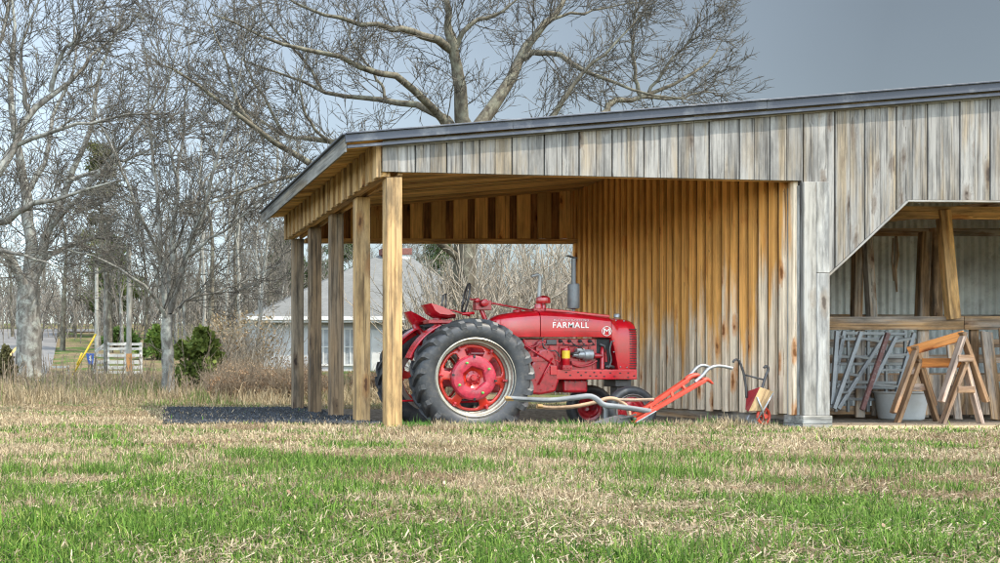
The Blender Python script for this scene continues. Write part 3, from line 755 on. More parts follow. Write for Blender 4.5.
protos = [proto_tree(31, 9, .34, PALE, TWIGF, .014), proto_tree(32, 11, .30, BARKD, TWIGF, .014), proto_tree(33, 8, .40, BARK, TWIGF, .013), proto_tree(34, 12, .26, BARKD, TWIGF, .014)]
spots = []
rb = np.random.default_rng(77)
for k in range(36):
    Y = rb.uniform(38, 80); px = rb.uniform(-70, 640)
    if 225 < px < 470 and Y < 48: Y += 14
    spots.append((px, Y))
for k in range(18): spots.append((rb.uniform(40, 330), rb.uniform(36, 55)))
for k, (px, Y) in enumerate(spots):
    pr = protos[k % 4]; o = pr if k < 4 else copy_tree(pr)
    X = (px - PCX) * Y / FPX
    o.location = (X, Y, float(height(X, Y))); o.rotation_euler.z = rb.uniform(0, 6.28); s = rb.uniform(.42, .72); o.scale = (s, s, s * rb.uniform(.85, 1.1))
    tag(o, 'thin bare tree standing in the distant wood', 'tree', 'bare trees of the distant wood')

# ------------------------------------------------------------------ leafy things
def leaf_cloud(name, centers, radii, n, size, c0, c1, r, droop=0, needle=False):
    ci = r.integers(0, len(centers), n); C = np.asarray(centers)[ci]; Rd = np.asarray(radii)[ci]
    d = r.normal(size=(n, 3)); d /= np.linalg.norm(d, axis=1, keepdims=True)
    rad = r.random(n) ** .45
    p = C + d * rad[:, None] * Rd
    u = r.normal(size=(n, 3)) + d * .6; u /= np.linalg.norm(u, axis=1, keepdims=True); u[:, 2] -= droop
    v = np.cross(u, r.normal(size=(n, 3))); v /= np.linalg.norm(v, axis=1, keepdims=True)
    s = (size * r.uniform(.6, 1.4, n))[:, None]; asp = .16 if needle else .42
    V = np.stack([p, p + u * s * .5 + v * s * asp, p + u * s, p + u * s * .5 - v * s * asp], 1)
    t = (r.random((n, 1)) * .7 + .3 * r.random((len(centers), 1))[ci])
    col = np.array(c0) * (1 - t) + np.array(c1) * t
    A = np.repeat(np.concatenate([col, np.ones((n, 1))], 1)[:, None], 4, 1)
    return np_mesh(name, V.reshape(-1, 3), [np.arange(n)[:, None] * 4 + np.arange(4)[None]], {'bc': ('FLOAT_COLOR', A.reshape(-1, 4))})

def stems(n, h, spread, rad, r, m=5, twigs=True, nseg=6, wander=.1):
    st = np.zeros((n, nseg, 3)); a = r.uniform(0, 6.28, n); q = r.random(n) ** .5 * spread
    st[:, 0] = np.stack([q * np.cos(a), q * np.sin(a), np.full(n, -.05)], 1)
    d = np.stack([np.cos(a) * .35 * q / spread, np.sin(a) * .35 * q / spread, np.ones(n)], 1) + r.normal(0, .16, (n, 3))
    L = h * r.uniform(.5, 1.1, n) / (nseg - 1)
    for k in range(1, nseg):
        d = d + r.normal(0, wander, (n, 3)); d /= np.linalg.norm(d, axis=1, keepdims=True); st[:, k] = st[:, k - 1] + d * L[:, None]
    ra = np.linspace(rad, rad * .5, nseg)[None].repeat(n, 0)
    b = Branches(); b.add(st, ra, 4)
    if twigs:
        p, rr = sprout(st, ra, m, .6, h * .30, .008, 5, .13, .04, rad * .45, .2, 1, r); b.add(p, rr, 3)
    return b

# evergreen bushes
def bush(px, pbase, Y, wpx, hpx, c0, c1, label, seed, n=5200, size=.13):
    r = np.random.default_rng(seed)
    b = P(px, pbase, Y); b.z = float(height(b.x, b.y))
    w = wpx * Y / FPX / 2; h = EYE + (PCY - (pbase - hpx)) * Y / FPX - b.z
    root = empty('evergreen_bush', b)
    cs = []
    for _ in range(30):
        u_ = r.normal(0, .5); cs.append(b + Vector((w * u_, w * r.normal(0, .4), h * r.uniform(.10, 1.05) * max(.25, 1 - .45 * abs(u_)))))
    me = leaf_cloud('foliage', [tuple(c) for c in cs], [np.array([w * .22, w * .22, h * .10]) * r.uniform(.4, 1.5) for _ in cs], int(n * .62), size, c0, c1, r)
    link('foliage', me, LEAF, root)
    sm = stems(14, h * .9, w * .5, .02, r).mesh('stem'); sm.transform(Matrix.Translation(b)); link('stem', sm, DRYST, root)
    return tag(root, label, 'bush')
bush(200, 384, 25.2, 54, 58, (.035, .06, .010), (.21, .25, .055), 'bright green leafy bush beside the slender yard tree', 41)
bush(218, 368, 35, 40, 40, (.03, .07, .015), (.13, .20, .04), 'darker green bush behind the dry brush', 42, 3200)
bush(156, 362, 38, 24, 34, (.05, .10, .015), (.22, .30, .06), 'yellow-green bush at the end of the white board fence', 43, 3200)
bush(4, 382, 27, 22, 34, (.06, .06, .02), (.2, .17, .07), 'olive brown bush below the roadside', 44, 2600, .1)
bush(118, 362, 45, 44, 34, (.035, .08, .015), (.15, .22, .05), 'dark evergreen bush far behind the utility poles', 45, 3400, .17)

def pine(px, pbase, ptop, Y, wpx, label, seed, c0=(.018, .045, .012), c1=(.09, .12, .035)):
    r = np.random.default_rng(seed)
    b = P(px, pbase, Y); b.z = float(height(b.x, b.y)); top = EYE + (PCY - ptop) * Y / FPX; h = top - b.z; w = wpx * Y / FPX / 2
    root = empty('pine_tree', b)
    q, ra = resample([(b.x, b.y, b.z - .2), (b.x + .1, b.y, b.z + h * .5), (b.x, b.y, b.z + h * .97)], [h * .018, h * .012, .03], 10)
    tr = Branches(); tr.add(q[None], ra[None], 8); link('trunk', tr.mesh('trunk'), BARKD, root)
    cs = []; rd = []
    for k in range(46):
        t = r.random() ** .8; zz = b.z + h * (.30 + .68 * t); a = r.uniform(0, 6.28); rr = w * (1 - .72 * t) * r.uniform(.25, 1)
        cs.append((b.x + rr * math.cos(a), b.y + rr * math.sin(a), zz)); s = w * .30 * r.uniform(.6, 1.2); rd.append(np.array([s, s, s * .5]))
    link('crown', leaf_cloud('crown', cs, rd, 9000, .22, c0, c1, r, .15, True), LEAF, root)
    return tag(root, label, 'tree')
pine(100, 345, 140, 62, 60, 'tall olive pine rising behind the utility poles', 51, (.05, .06, .018), (.17, .16, .06))
pine(112, 345, 232, 55, 70, 'shorter green pine between the utility poles', 52, (.035, .065, .014), (.14, .17, .045))
pine(283, 330, 232, 60, 60, 'dark green pine just beyond the gable of the white house', 53)
pine(340, 330, 236, 75, 80, 'broad dark pine seen over the house roof between posts', 54)
pine(300, 335, 262, 52, 40, 'small dark pine near the eave of the white house', 56)
pine(440, 320, 236, 80, 70, 'far dark pine above the house chimneys', 55)

# dry shrubs, copied
def dry_shrub(seed, h, w, n, leaves, c0, c1, mat, name='dry_shrub', size=.07):
    r = np.random.default_rng(seed); root = empty(name, (0, 0, 0))
    link('stem', stems(n, h, w, .010, r, 6, wander=.16).mesh('stem'), mat, root)
    cs = [(r.normal(0, w * .55), r.normal(0, w * .5), h * r.uniform(.15, .8)) for _ in range(22)]
    link('dead_leaves', leaf_cloud('dead_leaves', cs, [np.array([w * .3, w * .3, h * .16])] * 22, leaves, size, c0, c1, r, .3), LEAF, root)
    return root
sh = [dry_shrub(61, 1.7, .8, 90, 420, (.16, .095, .05), (.42, .30, .18), DRYST), dry_shrub(62, 1.2, .7, 90, 900, (.15, .08, .04), (.40, .26, .15), DRYST), dry_shrub(63, 2.2, .8, 50, 500, (.2, .13, .07), (.46, .36, .22), CANE)]
pl = []
for k in range(30): pl.append((rb.uniform(224, 300), rb.uniform(21.5, 26), rb.integers(0, 2), rb.uniform(.34, .6)))
for k in range(5): pl.append((rb.uniform(216, 246), rb.uniform(25, 29), rb.choice([0, 2]), rb.uniform(.75, 1.15)))
for k in range(26): pl.append((rb.uniform(290, 450), rb.uniform(21, 26), 1, rb.uniform(.3, .5)))
seen = set()
for k, (px, Y, kd, s) in enumerate(pl):
    pr = sh[int(kd)]; o = pr if kd not in seen else copy_tree(pr); seen.add(kd)
    X = (px - PCX) * Y / FPX; o.location = (X, Y, float(height(X, Y))); o.rotation_euler.z = rb.uniform(0, 6.28); o.scale = (s, s, s)
    tag(o, 'tangled dry brown shrub in the brush line behind the shed', 'shrub', 'dry shrubs of the brush line')

# cane thicket behind the opening
def thicket():
    r = np.random.default_rng(81); b = Branches()
    n = 900; px = r.uniform(425, 640, n); Y = r.uniform(23.5, 31, n); X = (px - PCX) * Y / FPX
    st = np.zeros((n, 8, 3)); st[:, 0] = np.stack([X, Y, height(X, Y) - .05], 1)
    d = np.stack([r.normal(0, .28, n), r.normal(0, .2, n), np.ones(n)], 1); L = r.uniform(1.4, 4.4, n) / 7
    for k in range(1, 8):
        d = d + r.normal(0, .12, (n, 3)); d /= np.linalg.norm(d, axis=1, keepdims=True); st[:, k] = st[:, k - 1] + d * L[:, None]
    ra = np.linspace(.018, .009, 8)[None].repeat(n, 0) * r.uniform(.6, 1.5, (n, 1)); b.add(st, ra, 4)
    p, q = sprout(st, ra, 9, .55, .75, .008, 5, .14, .04, .0075, .15, 1, r); b.add(p, q, 3)
    tag(link('thicket', b.mesh('thicket'), CANE, recenter=False), kind='stuff')
    # tall dry weeds along the yard edge
    k = 26000; Yw = r.uniform(18.2, 30, k); pxw = r.uniform(-90, 460, k); x = (pxw - PCX) * Yw / FPX
    m = ~((x > 3.6) & (Yw < 18.6)); x, Yw = x[m], Yw[m]; k = len(x)
    t = r.random((k, 1)); col = np.array([.16, .115, .06]) * (1 - t) + np.array([.42, .335, .21]) * t
    gr = (fbm(x, Yw, .5, 3) > .56)[:, None]; col = np.where(gr & (r.random((k, 1)) < .6), np.array([.12, .15, .045]) * (.6 + t), col)
    hh = (r.gamma(5, .045, k) * (.45 + 1.0 * fbm(x + 5, Yw, .45, 3))) * sstep(18, 21, Yw)
    pos = np.stack([x, Yw, height(x, Yw) - .01], 1)
    tag(link('tall_weeds', blade_mesh('tall_weeds', pos, hh, np.full(k, .016), col, .9), LEAF, recenter=False), kind='stuff')
    # bare upright weed stalks
    n = 190; px = r.uniform(-30, 250, n); Y = r.uniform(21, 27.5, n); X = (px - PCX) * Y / FPX
    st = np.zeros((n, 5, 3)); st[:, 0] = np.stack([X, Y, height(X, Y)], 1); d = np.stack([r.normal(0, .14, n), r.normal(0, .1, n), np.ones(n)], 1); L = r.uniform(.3, .9, n) / 4
    for k in range(1, 5): st[:, k] = st[:, k - 1] + (d + r.normal(0, .08, (n, 3))) * L[:, None]
    b = Branches(); b.add(st, np.full((n, 5), .009), 3); p, q = sprout(st, np.full((n, 5), .009), 4, .6, .25, .01, 4, .1, .05, .006, .3, 1, r); b.add(p, q, 3)
    tag(link('weed_stalks', b.mesh('weed_stalks'), DRYST, recenter=False), kind='stuff')
    # far wood floor and hazy mass of undergrowth beyond the yard
    n = 1300; px = r.uniform(-120, 660, n); Y = r.uniform(46, 95, n); X = (px - PCX) * Y / FPX
    st = np.zeros((n, 6, 3)); st[:, 0] = np.stack([X, Y, height(X, Y)], 1); d = np.stack([r.normal(0, .2, n), r.normal(0, .2, n), np.ones(n)], 1); L = r.uniform(1.5, 4.2, n) / 5
    for k in range(1, 6):
        d = d + r.normal(0, .1, (n, 3)); d /= np.linalg.norm(d, axis=1, keepdims=True); st[:, k] = st[:, k - 1] + d * L[:, None]
    ra = np.full((n, 6), .028); b = Branches(); b.add(st, ra, 3); p, q = sprout(st, ra, 9, .6, 1.6, .01, 5, .12, .05, .02, .15, 1, r); b.add(p, q, 3)
    tag(link('distant_undergrowth', b.mesh('distant_undergrowth'), TWIGF, recenter=False), kind='stuff')
thicket()

# ------------------------------------------------------------------ the shed
barn = tag(empty('barn', (6.5, 12, 0)), 'weathered board barn with an open lean-to bay and metal roof', 'barn')
SL = .0806
def roof_z(x): return 3.405 + SL * (x - 3.10)          # underside of the roof deck
XE = 16.5
def bar_obj(name, segs, mat, bevel=.004, parent=barn):
    m = MB()
    for sg in segs: m.bar(*sg)
    return m.build(name, mat, parent, bevel)

# posts of the open side
for k, y in enumerate((12.0, 13.37, 14.78, 16.19, 17.55)):
    m = MB(); z0 = float(height(3.64, y + .09)) - .1
    m.box((3.55, y, z0), (3.735, y + .185, 3.0))
    o = m.build('post', W['post'] if k < 2 else W['post_dark'], barn, .006)
    if k == 0: o['label'] = 'bright golden post at the shed corner'
# roof deck: planks running along x
m = MB(); y = 11.93
while y < 17.75:
    w = random.choice((.13, .14, .15)); dz = random.uniform(-.006, .006)
    m.bar((3.06, y + w / 2, roof_z(3.06) + .016 + dz), (XE, y + w / 2, roof_z(XE) + .016 + dz), w, .03)
    y += w + random.uniform(.012, .035)
m.build('roof_deck', W['deck'], barn, .003)
# rafters under the deck
m = MB()
for x in (3.98, ):
    m.bar((x, 12.05, roof_z(x) - .06), (x, 17.5, roof_z(x) - .06), .05, .12)
m.build('rafter', W['amber_dark'], barn, .003)
# metal roof with ribs and folded edge
m = MB()
m.bar((3.02, 14.83, roof_z(3.02) + .062), (XE, 14.83, roof_z(XE) + .062), 5.92, .03)
for k in range(22):
    y = 11.95 + k * .275
    m.bar((3.03, y, roof_z(3.03) + .085), (XE, y, roof_z(XE) + .085), .035, .02)
roof = m.build('roof', ROOFM, barn, .004)
m = MB()
seams = [3.02, 5.0, 8.02, 11.1, 14.2, XE]
for a, b in zip(seams[:-1], seams[1:]):
    dz = random.uniform(-.004, .004)
    m.bar((a + .002, 11.88, roof_z(a) + .035 + dz), (b + .012, 11.88, roof_z(b) + .035 + dz), .022, .098)
    m.bar((a + .002, 11.865, roof_z(a) + .09 + dz), (b + .012, 11.865, roof_z(b) + .09 + dz), .05, .018)
m.build('edge_flashing', ROOFM, roof, .003)
m = MB(); m.bar((3.01, 11.875, roof_z(3.01) + .09), (3.01, 17.80, roof_z(3.01) + .09), .05, .022); m.build('edge_flashing', ROOFM, roof, .003)
m = MB(); m.bar((3.045, 11.90, roof_z(3.045) - .06), (XE, 11.90, roof_z(XE) - .06), .022, .036); m.build('eave_board', ROOFM, barn, .003)
m = MB()
for a, b in ((11.91, 14.0), (14.006, 17.78)): m.bar((3.035, a, roof_z(3.03) - .035), (3.035, b, roof_z(3.03) - .035), .026, .165)
m.build('fascia_board', W['grey'], barn, .004)

# front boards: header, corner and the wall with the slanted opening
def bottom(x):
    if x < 8.505: return 3.06 - .022 * (x - 3.5)
    if x < 8.815: return .14
    if x < 9.775: return 1.822 + (x - 8.815) * .9385
    return 2.724 - .008 * (x - 9.775)
edges = []; x = 3.49; k = 0
while x < 16.2:
    w = random.uniform(.165, .20); edges.append((x, min(x + w, 16.3))); x += w + (.006 if k % 2 == 0 else .016); k += 1
cuts = [8.505, 8.815, 9.775]
m = MB(); bk = MB()
for (a, b) in edges:
    pts = [a] + [c for c in cuts if a < c < b] + [b]; r0 = random.random(); yo = random.uniform(-.004, .004)
    for u, v in zip(pts[:-1], pts[1:]):
        e = 1e-4
        m.board(u, v, 11.972 + yo, 11.998, bottom(u + e), bottom(v - e), roof_z(u) - .005, roof_z(v) - .005, r=r0)
    # narrow battens on a few joints give the uneven relief
m.build('front_wall', W['grey'], barn, .003)
bk = MB()
bk.board(3.50, 8.50, 12.002, 12.02, bottom(3.5) + .01, bottom(8.49) + .01, roof_z(3.5) - .01, roof_z(8.5) - .01)
bk.board(8.815, 9.775, 12.002, 12.02, bottom(8.82) + .01, bottom(9.77) + .01, roof_z(8.82) - .01, roof_z(9.77) - .01)
bk.board(9.776, 16.3, 12.002, 12.02, bottom(9.78) + .01, bottom(16) + .01, roof_z(9.78) - .01, roof_z(16.3) - .01)
bk.build('wall_backing', W['ribback_shade'], barn)
m = MB()
for a, b in ((3.49, 7.2), (7.204, 11.9), (11.904, 16.3)): m.bar((a, 11.955, roof_z(a) - .05), (b, 11.955, roof_z(b) - .05), .014, .085)
m.build('frieze_board', W['grey'], barn, .003)
# amber beam behind the front header
bar_obj('header_beam', [((3.74, 12.07, 3.145), (8.46, 12.07, 3.04), .08, .17)], W['amber'])
# side header over the posts
m = MB(); y = 12.005; k = 0
while y < 17.64:
    w = .165 if k % 2 == 0 else .145
    yo = 0 if k % 2 else -.034
    m.hexa([(3.46 + yo, y, 3.0), (3.485, y, 3.0), (3.485, y + w - .006, 3.0), (3.46 + yo, y + w - .006, 3.0),
            (3.46 + yo, y, roof_z(3.46) - .01), (3.485, y, roof_z(3.485) - .01), (3.485, y + w - .006, roof_z(3.485)), (3.46 + yo, y + w - .006, roof_z(3.46))], axis=[2, 0, 1])
    y += w; k += 1
m.build('side_header', W['post'], barn, .003)
bar_obj('side_beam', [((3.545, 12.03, 3.105), (3.545, 17.74, 3.105), .11, .19), ((3.72, 12.03, 3.115), (3.72, 17.74, 3.115), .05, .19), ((3.63, 12.03, 3.16), (3.63, 17.74, 3.16), .115, .04)], W['amber'])
# rear header: alternating boards
m = MB(); m2 = MB(); x = 3.78; k = 0
while x < 8.5:
    w = random.uniform(.21, .25); w2 = random.uniform(.12, .15); xa = min(x + w, 8.5); xb = min(xa + w2 + .06, 8.52)
    m.board(x, xa, 17.46, 17.49, 2.99, 2.99, roof_z(x) - .002, roof_z(xa) - .002)
    m2.board(xa - .06, xb, 17.535, 17.56, 2.99, 2.99, roof_z(xa - .06) - .002, roof_z(xb) - .002)
    x += w + w2; k += 1
m.build('rear_header', W['deck'], barn, .004); m2.build('rear_backing', W['amber_dark'], barn, .003)
bar_obj('rear_beam', [((3.74, 17.51, 2.955), (8.5, 17.51, 2.945), .14, .075)], W['amber'])
# ribbed partition
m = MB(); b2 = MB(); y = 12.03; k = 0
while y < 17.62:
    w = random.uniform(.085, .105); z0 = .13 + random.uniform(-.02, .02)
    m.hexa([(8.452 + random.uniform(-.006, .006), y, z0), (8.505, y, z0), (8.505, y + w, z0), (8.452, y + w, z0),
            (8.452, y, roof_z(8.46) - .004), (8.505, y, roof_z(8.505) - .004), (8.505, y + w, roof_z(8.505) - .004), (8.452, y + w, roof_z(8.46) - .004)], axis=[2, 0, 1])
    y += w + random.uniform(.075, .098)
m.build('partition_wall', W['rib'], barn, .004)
b2.box((8.508, 12.03, .15), (8.53, 17.65, roof_z(8.51) - .01)); b2.build('partition_backing', W['ribback_shade'], barn)
m = MB(); m.box((8.56, 12.15, -.25), (8.62, 17.65, .16)); m.build('sill_beam', W['barnwood'], barn)
# corner column
m = MB()
m.board(8.508, 8.655, 11.93, 11.965, .14, .14, 2.93, 2.93); m.board(8.66, 8.812, 11.928, 11.965, .14, .14, 1.84, 1.84)
m.board(8.66, 8.812, 11.93, 11.965, 1.845, 1.845, 2.93, 2.93)
m.box((8.49, 12.0, .14), (8.505, 12.2, 2.9)); m.box((8.815, 11.97, .14), (8.84, 12.2, 1.83))
m.build('corner_boards', W['column'], barn, .004)
m = MB(); m.box((8.535, 12.0, .1), (8.80, 12.2, roof_z(8.5) - .02)); m.build('corner_post', W['barnwood'], barn, .004)
m = MB(); m.box((8.475, 11.90, .035), (8.825, 12.24, .138)); m.box((8.47, 11.895, -.12), (8.822, 12.24, .032)); m.build('corner_block', W['column'], barn, .006)
# white edge of the slanted opening
m = MB()
m.bar((8.83, 11.985, 1.815), (9.775, 11.985, 2.705), .05, .022); m.bar((9.77, 11.985, 2.709), (16.3, 11.985, 2.66), .05, .022)
m.build('opening_trim', W['grey'], barn, .003)

# right-hand bay
m = MB(); n = 900; xs = np.linspace(8.62, 16.4, n)
lo = []; hi = []
for x in xs:
    ph = (x / .125) % 1; d = .05 * min(1, max(0, (.30 - abs(ph - .5)) / .12))
    lo.append((x, 17.5 - d, .0)); hi.append((x, 17.5 - d, 3.75))
m._add(lo + hi, [(i, i + 1, n + i + 1, n + i) for i in range(n - 1)], None, .5, False)
m.build('metal_wall', CORR, barn)
m = MB(); m.box((8.54, 12.25, .14), (8.56, 17.48, roof_z(8.5) - .05)); m.build('bay_lining', W['barnwood'], barn)
bar_obj('stall_rail', [((8.86, 14.0, 1.335), (12.2, 14.0, 1.345), .05, .185), ((12.21, 14.0, 1.345), (16, 14.0, 1.35), .05, .185)], W['rail'])
m = MB()
for x in (9.35, 10.05, 10.75, 11.62, 12.35, 13.1, 14):
    m = MB(); m.board(x, x + random.uniform(.1, .16), 14.045, 14.075, .02, .02, 1.3, 1.3); m.build('stall_slat', W['barnwood'], barn, .004)
m = MB()
for z in (.12, .34, .58, .84, 1.06): m.bar((8.9, 14.11, z), (16, 14.11, z + .01), .03, .12)
m.build('stall_boards', W['barnwood'], barn, .004)
m = MB(); m.board(10.95, 12.6, 14.0, 14.03, .05, .06, .62, .62); m.build('lower_plank', W['rail'], barn, .004)
bar_obj('loft_beam', [((9.1, 13.98, 2.90), (16, 13.98, 2.86), .09, .17)], W['amber'])
bar_obj('loft_beam', [((8.6, 15.6, 2.93), (10.95, 15.6, 2.93), .12, .20), ((8.6, 16.6, 2.98), (16, 16.6, 2.98), .1, .12)], W['barnwood'])
bar_obj('loft_brace', [((10.5, 15.5, 2.82), (14.6, 14.9, 3.28), .05, .12)], W['barnwood'])
for (a, b, wd_, mt) in [(P(943, 210, 13.95), P(953, 319, 13.95), .15, 'amber'), (P(867, 236, 15), P(872, 322, 15), .105, 'barnwood'), (P(858, 232, 15.9), P(856, 330, 15.9), .13, 'barnwood'), (P(925, 232, 15.7), P(921, 330, 15.7), .15, 'barnwood'), (P(936, 228, 15.8), P(936, 330, 15.8), .14, 'barnwood')]:
    m = MB(); m.bar(b, a, wd_, .10, up=(0, 1, 0)); m.build('loft_post', W[mt], barn, .005)
bar_obj('girt', [((8.62, 17.42, 1.62), (16.3, 17.42, 1.60), .05, .11)], W['barnwood'])
m = MB(); m.tube([P(896, 236, 15.5), P(897, 255, 15.48), P(895, 270, 15.52), P(897, 292, 15.5)], [.02, .03, .022, .012], 6); m.tube([P(893, 238, 15.5), P(892, 262, 15.5), P(894, 281, 15.5)], .014, 6)
tag(m.build('rope', W['barnwood']), 'frayed dark rope hanging from the loft beam before the metal wall', 'rope')
m = MB(); m.box((16.32, 12.1, 0), (16.38, 17.7, roof_z(16.3) + .02)); m.build('end_wall', W['barnwood'], barn)

# things kept in the right bay
def trestle(label, legs, rungs, mat, w=.05):
    Ys = legs[0][0].y
    base = Vector((sum(l[1].x for l in legs) / len(legs), Ys, 0)); root = empty('folding_ladder', base)
    for a, b in legs:
        m = MB(); m.bar(b, a, w, w * .7, up=(0, 1, 0)); m.build('ladder_leg', mat, root, .004)
    for a, b in rungs:
        m = MB(); m.bar(a, b, .026, .034); m.build('rung', mat, root, .003)
    return tag(root, label, 'ladder', 'grey ladders leaning in the barn bay')
lerp = lambda a, b, t: a + (b - a) * t
def ladder(l1, l2, Y0, Y1, label, mat, nr=4):
    A = [P(*l1[0], Y0), P(*l1[1], Y0 - .18)]; B = [P(*l2[0], Y1), P(*l2[1], Y1 - .18)]
    for q in (A, B): q[1].z = max(q[1].z, .03)
    rg = [(lerp(A[0], A[1], t), lerp(B[0], B[1], t)) for t in np.linspace(.08, .78, nr)]
    return trestle(label, [A, B], rg, mat)
ladder(((837, 331), (832, 405)), ((844, 331), (829, 408)), 13.55, 13.75, 'narrow grey ladder closest to the corner boards', ALU, 3)
ladder(((861, 332), (834, 409)), ((884, 336), (838, 409)), 13.5, 13.6, 'wide grey stepladder whose legs meet near the floor', ALU, 4)
ladder(((896, 337), (865, 398)), ((914, 333), (894, 402)), 13.72, 13.78, 'grey ladder standing behind the tub', ALU, 4)
m = MB(); a, b = P(888, 333, 13.42), P(862, 410, 13.3); m.bar(b, a, .055, .035, up=(0, 1, 0)); 
st = m.build('leaning_board', RUST, None, .004); tag(st, 'faded red stick with a grey edge leaning against the ladders', 'board')
root = empty('metal_gate', P(870, 410, 13.88))
for z0, z1 in ((333, 334), (339, 339.5), (357, 357), (364, 364), (382, 383), (387, 388), (399, 400)):
    m = MB(); m.bar(P(836, z0, 13.9), P(905, z1, 13.9), .025, .04); m.build('gate_bar', ALU, root, .004)
for x in (836, 848, 868, 886, 905):
    m = MB(); m.bar(P(x, 412, 13.93), P(x, 331, 13.93), .035, .03); m.build('gate_stile', ALU, root, .004)
tag(root, 'grey barred metal gate stood behind the ladders', 'gate')

# tub
m = MB(); c = P(901, 418, 13.75); c.z = 0.0
m.lathe([(.0, .02), (.225, .0), (.25, .02), (.295, .36), (.315, .375), (.315, .39), (.285, .385), (.24, .03), (0, .03)], c, 'z', 36)
tag(m.build('tub', TUB, None, 0, 40), 'round whitish tub on the dirt behind the sawhorses', 'tub')
m = MB(); a = P(899, 405, 13.3)

# two sawhorses, one stacked on the other
def sawhorse(A, B, lA, lB, label, cross):
    """A, B apexes, lA/lB two feet each"""
    root = empty('sawhorse', Vector(((lA[0].x + lB[1].x) / 2, (lA[0].y + lB[1].y) / 2, 0)))
    m = MB(); d = (B - A).normalized(); m.bar(A - d * .06, B + d * .04, .05, .12); m.build('beam', W['horsetop'], root, .005)
    for ap, ft in ((A, lA), (B, lB)):
        for f in ft:
            m = MB(); m.bar(f, ap + (ap - f).normalized() * .05 + Vector((0, -.03, 0)), .045, .075, up=(0, 1, 0)); m.build('leg', W['horse'], root, .005)
    for (a, b) in cross:
        m = MB(); m.bar(a, b, .03, .085); m.build('brace', W['horse'], root, .004)
    return tag(root, label, 'sawhorse', 'sawhorses in the barn bay')
A, B = P(917, 363, 13.15), P(963, 363, 12.75)
la = [P(897, 421, 13.1), P(937, 421, 13.3)]; lb = [P(942, 423, 12.75), P(981, 424, 12.78)]
for q in la + lb: q.z = float(height(q.x, q.y)) - .01
sawhorse(A, B, la, lb, 'lower orange-brown sawhorse with its legs on the dirt', [(lerp(B, lb[0], .43) + Vector((0, -.05, 0)), lerp(B, lb[1], .43) + Vector((0, -.05, 0))), (lerp(A, la[0], .4), lerp(A, la[1], .4))])
A2, B2 = P(914, 350, 13.12), P(961, 336, 12.72)
la2 = [P(893, 413, 13.0), P(934, 405, 13.3)]; lb2 = [P(941, 402, 12.68), P(986, 402, 12.72)]
sawhorse(A2, B2, la2, lb2, 'upper orange-brown sawhorse stacked on top of the other', [(lerp(B2, lb2[0], .34) + Vector((0, -.05, 0)), lerp(B2, lb2[1], .34) + Vector((0, -.05, 0))), (lerp(A2, la2[0], .35), lerp(A2, la2[1], .35))])
# loose planks at the bay's far side
for k, (a, b, w_, lab) in enumerate([(P(997, 412, 13.5), P(986, 332, 13.85), .16, 'tall pale plank leaning on the stall rail beside the sawhorses'), (P(958, 413, 13.7), P(950, 345, 13.9), .10, 'short brown plank leaning behind the sawhorse legs'), (P(1012, 415, 13.4), P(1006, 330, 13.85), .2, 'wide plank leaning on the stall rail at the picture edge')]):
    a.z = .01
    m = MB(); m.bar(a, b, w_, .03, up=(0, 1, 0)); tag(m.build('loose_plank', W['rail'], None, .004), lab, 'plank')

